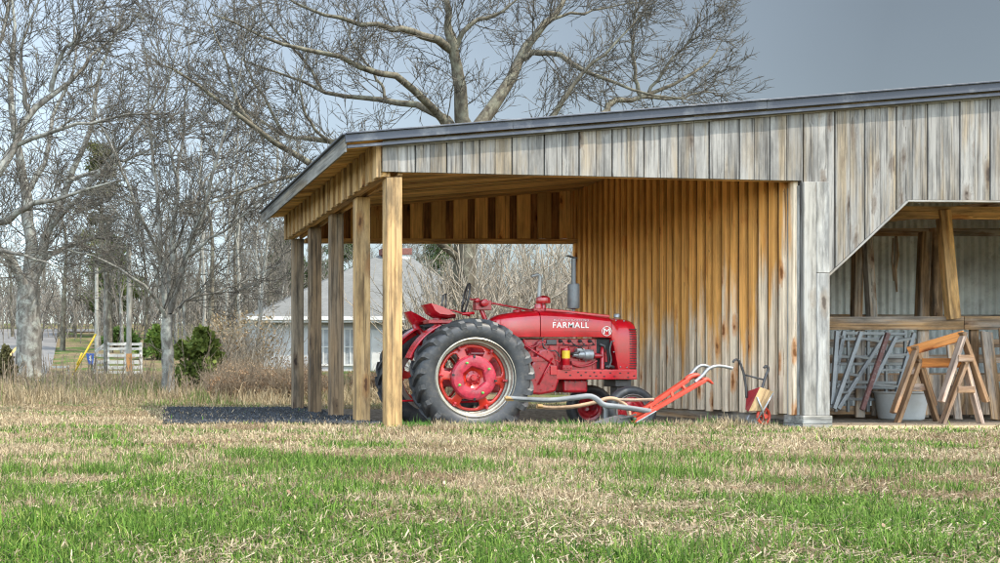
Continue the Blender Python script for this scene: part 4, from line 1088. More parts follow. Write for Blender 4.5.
# ------------------------------------------------------------------ the tractor
YC = 13.65; GZ = -.175
HX, HZ = 4.89, .584
trac = tag(empty('tractor', (6.0, YC, GZ)), 'bright red vintage farm tractor parked under the lean-to', 'tractor')
def cyl_map(c, r, th, y): return Vector((c.x + r * math.cos(th), c.y + y, c.z + r * math.sin(th)))
def big_wheel(cy, sg):
    c = Vector((HX, cy, HZ)); root = empty('rear_wheel', c, trac)
    m = MB()
    prof = [(.49, -.13), (.515, -.155), (.56, -.175), (.62, -.185), (.675, -.175), (.705, -.15), (.722, -.10), (.73, 0)]
    prof = prof + [(r, -y) for r, y in reversed(prof[:-1])]
    m.lathe(prof, c, 'y', 72)
    for side in (-1, 1):
        for k in range(21):
            t0 = (k + (.5 if side > 0 else 0)) * 2 * math.pi / 21
            st = [(-.186, .615, .655, 0.0, .035), (-.188, .655, .715, .02, .042), (-.172, .69, .748, .045, .046), (-.12, .71, .762, .11, .05), (-.05, .715, .765, .19, .05), (.012, .715, .762, .255, .045)]
            rings = []
            for (y, rb_, rt_, dt, hw) in st:
                y *= -side; sgn = 1
                th = t0 + dt
                rings.append([cyl_map(c, rb_, th - hw * 1.35, y * -1 if False else y), cyl_map(c, rt_, th - hw, y), cyl_map(c, rt_, th + hw, y), cyl_map(c, rb_, th + hw * 1.35, y)])
            m.loft(rings, True, True, False)
    m.build('tyre', RUB, root, .008, None, 2)
    m = MB(); s_ = sg
    m.lathe([(.50, .165 * s_), (.515, .155 * s_), (.51, .14 * s_), (.485, .13 * s_), (.475, .09 * s_), (.455, .085 * s_), (.45, .045 * s_), (.435, .03 * s_), (.43, -.10 * s_), (.49, -.14 * s_), (.51, -.155 * s_)], c, 'y', 72)
    m.build('rim', RIMM, root, 0, 30)
    # dished disc with six windows
    rr = [.09, .20, .285, .298, .375, .388, .425]; yy = [.055, .055, .05, .05, .035, .03, .03]; n = 96; vs = []; fs = []
    for r_, y in zip(rr, yy):
        for k in range(n): vs.append(cyl_map(c, r_, k * 2 * math.pi / n, y * s_))
    for i in range(len(rr) - 1):
        for k in range(n):
            a = ((k + .5) / n * 360 + 5) % 60
            if i == 3 and 9 < a < 51: continue
            if i in (2, 4) and 12 < a < 48: continue
            fs.append((i * n + k, i * n + (k + 1) % n, (i + 1) * n + (k + 1) % n, (i + 1) * n + k))
    m = MB(); m._add(vs, fs, None, None, True); d = m.build('disc', REDO, root, 0, 40)
    so_ = d.modifiers.new('solid', 'SOLIDIFY'); so_.thickness = .018; so_.offset = 0
    m = MB()
    for k in range(6):
        th = R(-5 + 60 * k)
        a, b = cyl_map(c, .385, th, .05 * s_), cyl_map(c, .44, th, .055 * s_); m.bar(a, b, .03, .055, up=(0, 1, 0))
        m.lathe([(0, .018 * s_), (.014, .018 * s_), (.014, 0)], cyl_map(c, .405, th, .075 * s_), 'y', 6, smooth=False)
    m.build('clamp', REDM, root, .003)
    # cast weight with hexagonal well
    hexr = lambda th: .15 * math.cos(math.pi / 6) / math.cos(((th + R(20)) % (math.pi / 3)) - math.pi / 6)
    n = 96; rings = []
    for fn, y in ((lambda t: hexr(t), .06), (lambda t: hexr(t), .105), (lambda t: hexr(t) + .012, .118), (lambda t: .21, .125), (lambda t: .265, .118), (lambda t: .285, .10), (lambda t: .287, .06)):
        rings.append([cyl_map(c, fn(k * 2 * math.pi / n), k * 2 * math.pi / n, y * s_) for k in range(n)])
    m = MB(); m.loft(rings, True, False, True); m.build('wheel_weight', PINK, root, 0, 32)
    m = MB()
    for th in (R(32), R(118), R(-62)-.0, R(205)):
        m.lathe([(0, .03 * s_), (.014, .03 * s_), (.016, 0)], cyl_map(c, .215, th, .12 * s_), 'y', 8)
    m.build('bolt', GREENB, root)
    m = MB()
    for th in (R(90), R(172), R(-90), R(-8)):
        a = cyl_map(c, .255, th, .124 * s_); b = cyl_map(c, .289, th, .112 * s_); m.bar(a, b, .022, .02, up=(0, 1, 0))
    m.build('notch', DARK, root)
    m = MB()
    m.lathe([(0, .10 * s_), (.035, .10 * s_), (.04, .09 * s_), (.04, .075 * s_), (.075, .07 * s_), (.095, .06 * s_), (.10, .03 * s_), (.14, .02 * s_)], c, 'y', 32)
    for k in range(6):
        th = R(60 * k + 20); m.lathe([(0, .085 * s_), (.012, .085 * s_), (.012, .06 * s_)], cyl_map(c, .078, th, 0), 'y', 6, smooth=False)
    m.build('hub', REDM, root, 0, 30)
    return root
big_wheel(12.87, -1); big_wheel(14.42, 1)
def small_wheel(X, cy, sg):
    rr = .325; c = Vector((X, cy, GZ + rr)); root = empty('front_wheel', c, trac); m = MB()
    prof = [(.205, -.05), (.22, -.062), (.255, -.078), (.285, -.076), (.305, -.064), (.312, -.05), (.309, -.047), (.318, -.04), (.322, -.022), (.315, -.018), (.324, -.012), (.325, 0)]
    m.lathe(prof + [(r, -y) for r, y in reversed(prof[:-1])], c, 'y', 56); m.build('tyre', RUB, root, 0, 50)
    m = MB(); m.lathe([(.222, .062 * sg), (.215, .065 * sg), (.205, .05 * sg), (.195, .03 * sg), (.185, .03 * sg), (.185, -.03 * sg), (.21, -.06 * sg)], c, 'y', 48); m.build('rim', RIMF, root, 0, 30)
    m = MB(); m.lathe([(.186, .012 * sg), (.15, .02 * sg), (.12, .0), (.08, .02 * sg), (.06, .05 * sg), (.045, .09 * sg), (0, .095 * sg)], c, 'y', 40)
    for k in range(5): m.lathe([(0, .035 * sg), (.012, .035 * sg), (.012, .01)], cyl_map(c, .1, R(72 * k), 0), 'y', 6, smooth=False)
    m.build('disc', REDM, root, 0, 40)
small_wheel(7.09, 13.14, -1); small_wheel(7.09, 14.22, 1)

def PS(px, py, Y=13.38): return P(px, py, Y)
def hood_ring(px, pyb, pyt, w, vert=.62, n=2.6, k=9):
    x = PS(px, 0).x; zb = PS(0, pyb).z; zt = PS(0, pyt, 13.5).z; h = zt - zb; out = []
    side = [(-w * .985, zb), (-w, zb + .18 * h), (-w, zb + .4 * h), (-w, zb + vert * h)]
    arc = []
    for i in range(1, k):
        a = i / k * math.pi / 2; arc.append((-w * math.cos(a) ** (2 / n), zb + vert * h + (1 - vert) * h * math.sin(a) ** (2 / n)))
    half = side + arc
    pts = half + [(0, zt)] + [(-y, z) for y, z in reversed(half)]
    return [(x, YC + y, z) for y, z in pts]
m = MB()
m.loft([hood_ring(*a) for a in [(497, 324, 320.5, .05), (498.5, 328, 318, .13), (503, 332.5, 315, .2), (510, 336, 313, .24), (520, 337, 311.5, .262), (532, 337, 310.3, .272), (539.8, 337, 309.8, .275)]])
m.build('fuel_tank', RED, trac, 0, 40)
m = MB()
m.loft([hood_ring(*a) for a in [(540.6, 337, 309.6, .277), (552, 337, 310, .277), (570, 337, 311.2, .274), (590, 337, 313.6, .27), (604, 337.2, 315.6, .266), (611.4, 337.5, 316.6, .264)]])
hood = m.build('hood', RED, trac, 0, 40)
m = MB()
m.loft([hood_ring(*a) for a in [(611.9, 339, 316.6, .268), (614, 346, 316.9, .27), (616, 356, 317.2, .27), (618, 367, 317.4, .27), (619, 370, 317.5, .27), (628, 370.5, 318.4, .27), (634, 370.5, 319.4, .268), (637, 370.5, 320.6, .255), (638.6, 370.5, 322.5, .225), (639.4, 369.5, 327, .18)]])
gr = m.build('grille_shell', RED, trac, 0, 45)
m = MB()
for k in range(17):
    z = PS(0, 329.5 + k * 2.42).z; x0, x1 = PS(629.6, 0).x, PS(636.0, 0).x
    m.box((x0, YC - .2725, z - .006), (x1, YC - .2, z + .006)); m.box((x1 - .03, YC - .262, z - .006), (x1 + .012, YC - .1, z + .006))
    m.box((PS(639.4, 0).x - .02, YC - .15, z - .006), (PS(639.4, 0).x + .003, YC + .15, z + .006))
m.build('louvers', DARK, gr)
# tool box cover along the hood top
m = MB(); a, b = P(541, 309.5, YC), P(607, 316.6, YC); m.bar(a, b, .16, .035); m.build('hood_cover', RED, trac, .008)
m = MB(); c = P(617, 316, YC); m.lathe([(0, .03), (.03, .03), (.04, .015), (.04, -.02)], c, 'z', 20); m.build('radiator_cap', STEEL, trac)
m = MB(); c = P(517, 312, YC); m.lathe([(0, .035), (.05, .03), (.06, .01), (.06, -.03)], c, 'z', 20); m.build('tank_cap', REDM, trac)

def smooth_pts_(pts, n=14):
    p_, _ = resample(pts, [1] * len(pts), n); return [Vector(v) for v in p_]

def text_mesh(body, x0, x1, z0, z1, y, mat, parent, bold=.02, name='lettering'):
    cu = bpy.data.curves.new('t', 'FONT'); cu.body = body; cu.size = 1; cu.extrude = .02; cu.offset = bold; cu.space_character = 1.12
    o = bpy.data.objects.new('t', cu); COL.objects.link(o)
    bpy.context.view_layer.update()
    me = bpy.data.meshes.new_from_object(o.evaluated_get(bpy.context.evaluated_depsgraph_get()))
    bpy.data.objects.remove(o); bpy.data.curves.remove(cu)
    co = np.empty(len(me.vertices) * 3, np.float32); me.vertices.foreach_get('co', co); co = co.reshape(-1, 3)
    lo, hi = co.min(0), co.max(0); nc = np.empty_like(co)
    nc[:, 0] = x0 + (co[:, 0] - lo[0]) / (hi[0] - lo[0]) * (x1 - x0)
    nc[:, 2] = z0 + (co[:, 1] - lo[1]) / (hi[1] - lo[1]) * (z1 - z0)
    nc[:, 1] = y - (co[:, 2]) * .15
    me.vertices.foreach_set('co', nc.ravel()); me.update()
    return link(name, me, mat, parent)
YT = YC - .2785
z = lambda py: PS(0, py).z
x = lambda px: PS(px, 0).x
text_mesh('FARMALL', x(552.5), x(588.5), z(328), z(322.2), YT, CREAM, hood, .004)
text_mesh('McCORMICK-DEERING', x(553.5), x(588), z(321.3), z(319.2), YT, PINKL, hood, .0)
text_mesh('M', x(603.6), x(609.6), z(334), z(328.4), YC - .2745, CREAM, hood, .0)
m = MB(); c = Vector((x(606.6), YC - .269, z(331.2))); m.lathe([(.058, -.002), (.058, -.006), (.065, -.006), (.065, -.002)], c, 'y', 40, True); m.build('emblem_ring', CREAM, hood)
# side moulding line of the hood
m = MB(); m.bar((x(541), YC - .278, z(330.6)), (x(600), YC - .272, z(331)), .004, .006); m.build('hood_crease', RED, hood, .001)
m = MB()
m.box((x(527), YC - .2, z(371)), (x(611), YC + .2, z(339)))
m.box((x(545), YC - .215, z(345.5)), (x(598), YC + .215, z(338.5)))
for a in (551, 561, 571, 581, 591):
    m.box((x(a), YC - .222, z(362)), (x(a + 1.6), YC - .19, z(346)))
m.box((x(573), YC - .235, z(371)), (x(594), YC + .2, z(361)))
m.build('engine_block', REDM, trac, .014)
m = MB(); m.box((x(599), YC - .206, z(369)), (x(612.5), YC + .22, z(339))); m.build('cavity_shade', DARK, trac, .01)  # black box put in for the shade of the void behind the radiator
m = MB()
m.prism([(x(a), z(b)) for a, b in ((532, 364), (540, 350), (549, 347.5), (555, 353), (559, 369), (560, 380), (556, 392), (540, 395), (531, 394))], YC - .27, YC + .27)
m.build('bell_housing', REDM, trac, .03)
m = MB(); m.box((x(470), YC - .24, z(393)), (x(534), YC + .24, z(352))); m.box((x(470), YC - .17, z(353)), (x(530), YC + .17, z(340)))
m.build('transmission', REDM, trac, .03)
m = MB(); m.tube([(HX, 12.95, HZ), (HX, 13.3, HZ), (HX, 14.0, HZ), (HX, 14.34, HZ)], [.08, .13, .13, .08], 20); m.build('rear_axle', REDM, trac, 0, 30)
for yy in (YC - .275, YC + .235):
    m = MB(); m.box((x(556.5), yy, z(379.6)), (x(637), yy + .04, z(369.6))); fr = m.build('frame_rail', RED, trac, .008)
    m = MB()
    if yy < YC:
        for k, (a, b) in enumerate([(566, 372.5), (570, 375.5), (578, 372.5), (581, 375.5), (585.5, 372.5), (590, 376), (594, 372.6), (596, 376.2), (600.5, 372.8), (604, 376.5), (610, 373), (614.5, 376.6), (620, 373.2), (628, 373), (628, 377.5), (634, 376)]):
            m.box((x(a) - .014, yy - .003, z(b) - .008), (x(a) + .014, yy + .01, z(b) + .008))
        m.build('bolt_hole', DARK, fr, .003)
m = MB(); m.box((x(567), YC - .17, z(393)), (x(592), YC + .17, z(379))); m.build('oil_pan', REDM, trac, .035, None, 3)
YF = YC - .262
def vcyl(name, px, r, pyb, pyt, mat, Y=YF, parent=trac, ex=()):
    m = MB(); c = PS(px, pyb); c.y = Y; h = z(pyt) - z(pyb); m.lathe([(0, 0), (r * .9, 0), (r, .01), (r, h - .012), (r * .8, h), (0, h)] , c, 'z', 24); return m.build(name, mat, parent, 0, 40)
fl = vcyl('oil_filter', 566.2, .047, 366, 348, RED)
m = MB(); c = PS(566.2, 358.5); c.y = YF; m.lathe([(.0485, 0), (.0485, z(350.8) - z(358.5))], c, 'z', 24); m.build('filter_label', YELLOW, fl)
m = MB(); m.box((x(561.5), YF - .05, z(370)), (x(571), YF + .06, z(365.5)))
for k in range(3): m.lathe([(0, -.012), (.012, -.012), (.012, 0)], Vector((x(563 + k * 3.2), YF - .05, z(368))), 'y', 6, smooth=False)
m.build('filter_base', REDM, trac, .005)
m = MB(); m.lathe([(0, 0), (.03, 0), (.035, .05), (.05, .06), (.055, .13), (.07, .14), (.075, .20), (.07, .25), (.045, .26), (0, .26)], Vector((x(573.5), YF + .01, z(354.8))), 'x', 24)
m.box((x(577), YF - .02, z(351)), (x(584), YF + .06, z(348.5)))
m.build('magneto', STEEL, trac, 0, 35)
m = MB(); m.tube([(x(572), YF + .02, z(354)), (x(578), YF - .05, z(352))], .018, 10); m.build('coil', IRON, trac)
m = MB(); m.tube([(x(594), YF, z(356)), (x(602), YF, z(356))], .034, 16); m.tube([(x(602.4), YF, z(369)), (x(602.4), YF, z(353)), (x(604), YF + .04, z(348)), (x(607.5), YF + .06, z(350)), (x(608.5), YF + .06, z(362))], [.028, .025, .02, .018, .018], 14)
m.build('water_pipe', REDM, trac, 0, 40)
m = MB(); m.tube([(x(606), YF + .02, z(367)), (x(611), YF + .02, z(366)), (x(615), YF + .03, z(367.5))], .022, 10); m.tube([(x(601), YF + .03, z(344)), (x(606), YF + .03, z(346)), (x(606), YF + .03, z(352))], .016, 10); m.build('hose', IRON, trac)
for a in (562, 571, 581.5, 591.5):
    m = MB(); m.lathe([(0, -.05), (.016, -.05), (.018, -.02), (.024, -.015), (.024, .03)], Vector((x(a), YC - .205, z(341))), 'y', 12); m.build('spark_plug', DARK, trac)
m = MB()
for a in (562, 571, 581.5, 591.5):
    m.tube([(x(a), YC - .25, z(341)), (x(a) + .03, YC - .285, z(344.5)), (x(580), YC - .285, z(347)), (x(583), YF - .02, z(350))], .006, 6)
m.build('ignition_wire', DARK, trac)
m = MB(); m.lathe([(0, -.05), (.04, -.05), (.045, -.03), (.045, .06)], Vector((x(531), YC - .2, z(354.5))), 'y', 20); m.build('starter', REDM, trac, 0, 40)
m = MB(); m.tube([(x(523), YC - .29, z(344.5)), (x(553), YC - .29, z(364.5))], .009, 8); m.tube([(x(552), YC - .29, z(358)), (x(538), YC - .29, z(385))], .009, 8); m.build('control_rod', RED, trac)
m = MB()
for (a, b) in ((536, 358), (540, 368), (548, 372), (552, 360), (536, 380), (553, 386), (541, 390), (548, 352)):
    m = MB(); m.lathe([(0, -.012), (.011, -.012), (.011, .003)], Vector((x(a), YC - .27, z(b))), 'y', 6, smooth=False); m.build('housing_bolt', RED, trac)
m = MB(); m.box((x(550), YC - .29, z(375)), (x(556.5), YC - .26, z(366))); m.build('cover_plate', RED, trac, .005)
m = MB(); m.box((x(529), YC - .28, z(362)), (x(545), YC - .2, z(357))); m.tube([(x(527), YC - .22, z(343)), (x(531), YC - .24, z(350)), (x(533), YC - .24, z(362))], .014, 8); m.build('linkage', REDM, trac, .006)
m = MB(); m.box((x(534), YC - .15, z(394)), (x(546), YC + .2, z(386))); m.box((x(546), YC - .25, z(392)), (x(556), YC - .2, z(387.5))); m.build('step_plate', STEEL, trac, .006)
m = MB(); m.box((x(519), YC - .16, z(352)), (x(547), YC + .2, z(338))); m.build('recess_shade', DARK, trac, .01)  # black box standing in for the shaded gap below the tank
for pts_, r_, mt_, nm_ in [([(524, 339), (526, 345), (533, 347), (541, 343), (546, 341)], .012, REDM, 'fuel_line'), ([(543, 338), (543.5, 346), (549, 351), (556, 351), (560, 357)], .009, IRON, 'fuel_line'),
                           ([(520, 342), (530, 348.5), (546, 356), (560, 362)], .008, RED, 'control_rod'), ([(572, 364), (580, 366.5), (590, 365), (597, 361)], .014, REDM, 'oil_line'),
                           ([(586, 362), (588, 355), (594, 350)], .007, IRON, 'oil_line'), ([(612, 341), (610, 350), (611.5, 360), (609, 368)], .012, IRON, 'hose')]:
    m = MB(); m.tube(smooth_pts_([(x(a), YC - .262, z(b)) for a, b in pts_], 14), r_, 8); m.build(nm_, mt_, trac, 0, 50)
m = MB(); m.lathe([(0, -.06), (.05, -.055), (.055, -.02), (.06, .06)], Vector((x(541), YC - .2, z(345))), 'y', 20); m.box((x(537), YC - .25, z(351)), (x(545), YC - .17, z(347))); m.build('governor', REDM, trac, 0, 40)
m = MB(); m.box((x(548), YC - .235, z(345)), (x(558), YC - .16, z(339.5))); m.build('carburettor', IRON, trac, .01)
for a in (547.5, 556, 565.5, 576, 586, 595.5):
    m = MB(); m.lathe([(0, -.012), (.012, -.012), (.012, .004)], Vector((x(a), YC - .217, z(344.3))), 'y', 6, smooth=False); m.build('head_bolt', IRON, trac)
for (a, b) in ((568, 390.5), (573, 390.8), (579, 391), (585, 390.8), (590, 390.4)):
    m = MB(); m.lathe([(0, -.01), (.010, -.01), (.010, .004)], Vector((x(a), YC - .172, z(b - 9.2))), 'y', 6, smooth=False); m.build('pan_bolt', IRON, trac)
for (a, b) in ((613.5, 341), (613.8, 352), (620.5, 367), (627, 367.5), (616, 320.5), (624, 321)):
    m = MB(); m.lathe([(0, -.006), (.009, -.005), (.010, .004)], Vector((x(a), YC - .271, z(b))), 'y', 8); m.build('panel_screw', STEEL, trac)
# front bolster and axle
m = MB(); m.box((x(620), YC - .16, z(387)), (x(636), YC + .16, z(379.6))); m.box((x(624), YC - .09, z(398)), (x(633), YC + .09, z(386))); m.build('front_bolster', IRON, trac, .01)
m = MB(); m.tube([(7.09, 13.2, GZ + .325), (7.09, 13.4, .26), (7.09, 14.0, .26), (7.09, 14.16, GZ + .325)], .045, 12); m.build('front_axle', REDM, trac, 0, 40)
# exhaust and air stack
m = MB(); c = P(573.6, 313.5, YC); k = .01365
m.lathe([(.018, 0), (.018, 4 * k), (.03, 4.4 * k), (.072, 5 * k), (.075, 6 * k), (.075, 28.5 * k), (.07, 29.6 * k), (.03, 30 * k), (.03, 55 * k), (.025, 55 * k)], c, 'z', 28)
ex = m.build('exhaust_muffler', paint('muffler_grey', (.17, .175, .18), .5, metal=.4, var=.35, scale=8, dirt=(.14, .08, .05)), trac, 0, 35)
m = MB(); m.bar(P(576.5, 258.5, YC), P(567, 255.5, YC), .07, .012); m.build('rain_flap', IRON, ex, .003)
m = MB(); c = P(541.5, 311, YC); c.x = P(543, 0, YC).x
m.lathe([(.04, 0), (.035, 5 * k), (.03, 7 * k), (.09, 7.5 * k), (.095, 9 * k), (.09, 13 * k), (.05, 15 * k), (0, 15.5 * k)], c, 'z', 28); m.lathe([(0, 0), (.05, 0), (.055, 3 * k), (.045, 6 * k), (0, 6 * k)], c + Vector((-.075, -.03, .01)), 'z', 20)
ac = m.build('air_cleaner', RED, trac, 0, 40)
m = MB(); c2 = P(539.6, 297, YC); m.tube([c2 + Vector((0, .02, -.05)), P(539.8, 285, YC), P(539.8, 276.5, YC), P(538, 274.6, YC), P(531.5, 276.3, YC)], [.026, .024, .024, .024, .02], 14); m.build('air_pipe', STEEL, ac, 0, 40)
# steering
m = MB(); m.tube([P(470, 299, YC), P(534, 311, YC)], .013, 10); m.build('steering_shaft', REDM, trac)
def torus(m, c, nrm, Rr, r, n=40, k=8):
    nrm = Vector(nrm).normalized(); a = nrm.cross(Vector((0, 0, 1))).normalized(); b = nrm.cross(a); pts = [Vector(c) + a * (Rr * math.cos(t)) + b * (Rr * math.sin(t)) for t in np.linspace(0, 2 * math.pi, n)]
    m.tube(pts, r, k, True, False)
m = MB(); cw = P(466, 298.5, YC); torus(m, cw, (.96, -.18, -.18), .205, .014)
for t in (0.3, 2.4, 4.5):
    nrm = Vector((.96, -.18, -.18)).normalized(); a = nrm.cross(Vector((0, 0, 1))).normalized(); b = nrm.cross(a)
    m.tube([cw, cw + a * (.2 * math.cos(t)) + b * (.2 * math.sin(t))], .008, 6)
m.build('steering_wheel', IRON, trac)
m = MB(); m.box(tuple(P(534, 316, YC - .08)), tuple(P(541, 309, YC + .08))); m.build('shaft_bracket', REDM, trac, .006)
m = MB(); m.box(tuple(P(476, 310, YC - .06)), tuple(P(488, 301, YC + .06))); m.lathe([(0, -.05), (.05, -.045), (.055, 0), (.03, .05)], P(484, 303, YC - .08), 'y', 18)
m.lathe([(0, -.04), (.032, -.035), (.035, .04)], P(477, 300.5, YC - .05), 'y', 16); m.tube([P(481, 309, YC), P(486, 322, YC), P(490, 340, YC)], .03, 10)
m.build('control_bracket', REDM, trac, .006)
m = MB(); m.tube([P(442.5, 314, 13.5), P(442, 303, 13.5), P(443.5, 295, 13.5), P(446, 293.5, 13.5), P(446, 302, 13.5), P(445, 313, 13.5)], .012, 8); m.build('hand_lever', IRON, trac)
m = MB(); m.tube([P(438, 308, 13.55), P(455, 311, 13.55), P(470, 316, 13.55)], .012, 8); m.tube([P(462, 314, 13.5), P(474, 313, 13.5)], .02, 8); m.build('control_rod', RED, trac)
# seat pans with flared backs
def pan(name, poly, Y0, Y1):
    m = MB(); rings = []; cx = sum(p[0] for p in poly) / len(poly); cyv = sum(p[1] for p in poly) / len(poly)
    for t in np.linspace(0, 1, 9):
        Yv = Y0 + (Y1 - Y0) * t; s_ = .55 + .45 * math.sin(math.pi * (.08 + .84 * t)) ** .5; lift = -2.2 * (abs(2 * t - 1) ** 2)
        rings.append([P(cx + (a - cx) * s_, cyv + (b - cyv) * s_ + lift, (Y0 + Y1) / 2) + Vector((0, Yv - (Y0 + Y1) / 2, 0)) for a, b in poly])
    m.loft(rings, True, True, True); return m.build(name, RED, trac, 0, 50)
pan('seat', [(422.8, 304.9), (429.7, 306.5), (438, 309.3), (446.8, 314), (453.7, 318.5), (444.6, 319.5), (434, 318.2), (428, 314), (425.4, 309)], 13.40, 13.84)
pan('seat', [(405, 312), (412.6, 316), (420, 320), (428, 324.5), (418, 325.9), (412.6, 325.6), (409, 320.4)], 14.02, 14.36)
m = MB(); m.tube([P(437, 318, 13.62), P(437, 325, 13.62), P(460, 345, 13.62)], [.06, .05, .04], 12); m.box(tuple(P(429, 323.5, 13.5)), tuple(P(446, 320.5, 13.74))); m.build('seat_support', REDM, trac, .01)
m = MB(); m.tube([P(415, 325, 14.15), P(418, 330, 14.1), P(440, 348, 13.9)], [.05, .045, .04], 12); m.build('seat_support', REDM, trac, .01)
for cy in (13.18, 14.06):
    rings = []
    for t in np.linspace(R(114), R(160), 14):
        c = Vector((HX, cy, HZ)); rings.append([cyl_map(c, .745, t, -.10), cyl_map(c, .765, t, -.09), cyl_map(c, .77, t, .10), cyl_map(c, .66, t, .12), cyl_map(c, .655, t, .11), cyl_map(c, .75, t, .09)])
    m = MB(); m.loft(rings); m.build('fender', RED, trac, .004, 40)
m = MB(); m.tube([P(396, 401, 13.45), P(440, 400.5, 13.45)], .014, 8); m.bar(P(425, 404, 13.6), P(500, 400, 13.6), .08, .03); m.build('drawbar', RED, trac, .003)

# ------------------------------------------------------------------ walking plough
YPL = 12.33
pl_ = tag(empty('walking_plough', P(632, 424, YPL)), 'orange-red horse plough with long grey and tan handles beside the front tyre', 'plough')
pl_.location.z = 0
q = lambda a, b, d=0: P(a, b, YPL + d)
def tb(name, pts, r, mat, n=10):
    m = MB(); m.tube(pts, r, n); return m.build(name, mat, pl_, 0, 50)
def smooth_pts(pts, n=22):
    p_, _ = resample(pts, [1] * len(pts), n); return [Vector(v) for v in p_]
tb('handle', smooth_pts([q(507, 398.2, -.1), q(530, 399.6, -.1), (q(552, 400.3, -.1)), q(575, 397.8, -.1), q(589, 396.2, -.1), q(597, 399.5, -.1), q(604, 405, -.1), q(621, 407, -.1), q(651, 411.6, -.05)]), .034, GREYB)
tb('handle_grip', [q(505, 398.8, -.1), q(507, 398.4, -.1), q(520, 399, -.1)], [.024, .036, .03], W['post'])
tb('handle', smooth_pts([q(538, 406.3, .12), q(550, 407.8, .12), q(572, 407, .12), q(595, 402.5, .12), q(608, 398.5, .12), q(618, 400.2, .12), q(627, 407, .12), q(629.5, 417, .1), q(630, 424, .08)]), .025, TANB)
tb('handle_grip', [q(537, 406.2, .12), q(542, 406.6, .12)], [.028, .03], W['post'])
tb('handle_brace', [q(614, 399.6, .12), q(635, 400.2, .1), q(654, 399.6, .02)], .02, TANB)
tb('handle_brace', smooth_pts([q(603, 404, -.1), q(605.5, 410, -.08), q(605.5, 418, -.05), q(606, 424, -.05)], 10), .024, GREYB)
m = MB(); m.bar(q(627, 421, .05), q(687, 380, .05), .05, .075, up=(0, 1, 0))
m.tube(smooth_pts([q(686, 380.5, .05), q(690, 377, .05), q(697, 375.8, .05), q(702, 379.5, .05)], 10), [.035] * 7 + [.03, .022, .012], 10)
m.bar(q(631, 423, -.05), q(655, 409, -.05), .045, .07, up=(0, 1, 0)); m.bar(q(654.5, 409.3, -.05), q(704, 380.6, -.05), .045, .07, up=(0, 1, 0))
m.tube(smooth_pts([q(703, 381, -.05), q(707, 379.6, -.05), q(713, 384, -.05)], 8), [.035, .034, .032, .028, .024, .02, .016, .01], 10)
m.bar(q(671, 391, .05), q(673, 398.5, -.05), .03, .035); m.bar(q(681, 384.5, .05), q(686, 391, -.05), .03, .035); m.bar(q(650, 405, .05), q(652, 411, -.05), .03, .035)
m.build('plough_beam', PLOW, pl_, .006, 40)
tb('hitch_rod', smooth_pts([q(684, 381, .1), q(691, 374, .1), q(699, 366.3, .1), q(706, 366, .1), q(712, 369, .1)], 14), .02, STEEL)
tb('hitch_rod', smooth_pts([q(695, 382, -.02), q(702, 376, -.02), q(709, 368.5, -.02), q(719, 366, -.02), q(732, 368.3, -.02)], 14), .02, STEEL)
m = MB(); m.bar(q(634, 424.5, -.02), q(668, 401, -.02), .03, .035, up=(0, 1, 0)); m.bar(q(636, 422.5, -.09), q(656, 411, -.09), .012, .03, up=(0, 1, 0)); m.build('landside', STEEL, pl_, .004)
m = MB(); m.loft([[q(592, 424, -.1), q(596, 421.5, -.1), q(597, 422, .1), q(593, 424.5, .1)], [q(606, 424.5, -.12), q(608, 417.5, -.1), q(609, 418, .12), q(607, 425, .12)], [q(620, 425, -.1), q(621, 414.5, -.08), q(622, 415, .1), q(621, 426, .1)], [q(634, 425, -.05), q(634, 417, -.05), q(635, 417, .05), q(635, 426, .05)]]); m.build('share', IRON, pl_, .004, 40)
m = MB(); m.bar(q(620, 419, -.08), q(636, 414.5, -.08), .03, .02); m.lathe([(0, -.03), (.02, -.03), (.02, .03)], q(634, 419, -.09), 'y', 8); m.build('clevis', IRON, pl_, .003)

# ------------------------------------------------------------------ small barrow against the partition
YB_ = 12.28
br = tag(empty('garden_barrow', Vector((P(758, 0, YB_).x, YB_, 0))), 'small tipped barrow with red sides and a bare wood front by the wall', 'barrow')
q = lambda a, b, d=0: P(a, b, YB_ + d)
m = MB(); m.hexa([q(748, 411.5, -.12), q(764, 411.5, -.12), q(756, 409.5, .14), q(745.3, 409.8, .14), q(759.3, 387.2, -.12), q(773.2, 391.8, -.12), q(761, 393.5, .14), q(746.4, 391.6, .14)])
bx = m.build('barrow_box', RUST if False else paint('barrow_red', (.42, .03, .04), .5, var=.3, scale=12, dirt=(.25, .12, .1)), br, .004)
m = MB(); m.hexa([q(748.8, 411.2, -.145), q(764.2, 411.2, -.145), q(764.2, 411.2, -.125), q(748.8, 411.2, -.125), q(760, 387.2, -.145), q(773.4, 391.8, -.145), q(773.4, 391.8, -.125), q(760, 387.2, -.125)], axis=[2, 0, 1]); m.build('wooden_front', W['post'], bx, .003)
m = MB(); m.tube(smooth_pts([q(733, 362.5, .1), q(735, 359.8, .1), q(739, 361, .1), q(743.6, 373, .1), q(746, 388, .1), q(746.5, 398, .1)], 16), .014, 8); m.tube(smooth_pts([q(764, 368, -.02), q(766.5, 366, -.02), q(768.2, 369.5, -.02), q(765.5, 377, -.02), q(763, 385, -.02), q(761, 392, -.02)], 14), .015, 8)
m.tube([q(744.8, 375, .1), q(763.8, 379.8, -.02)], .010, 8); m.build('handle', IRON, br)
m = MB(); m.tube([q(757, 397, -.15), q(762, 409, -.16), q(764, 419, -.12)], .009, 8); m.tube([q(773, 393, -.14), q(766, 406, -.15), q(757, 420, -.12)], .009, 8); m.build('strut', STEEL, br)
c = q(752, 417.5, .02); c.z = .075
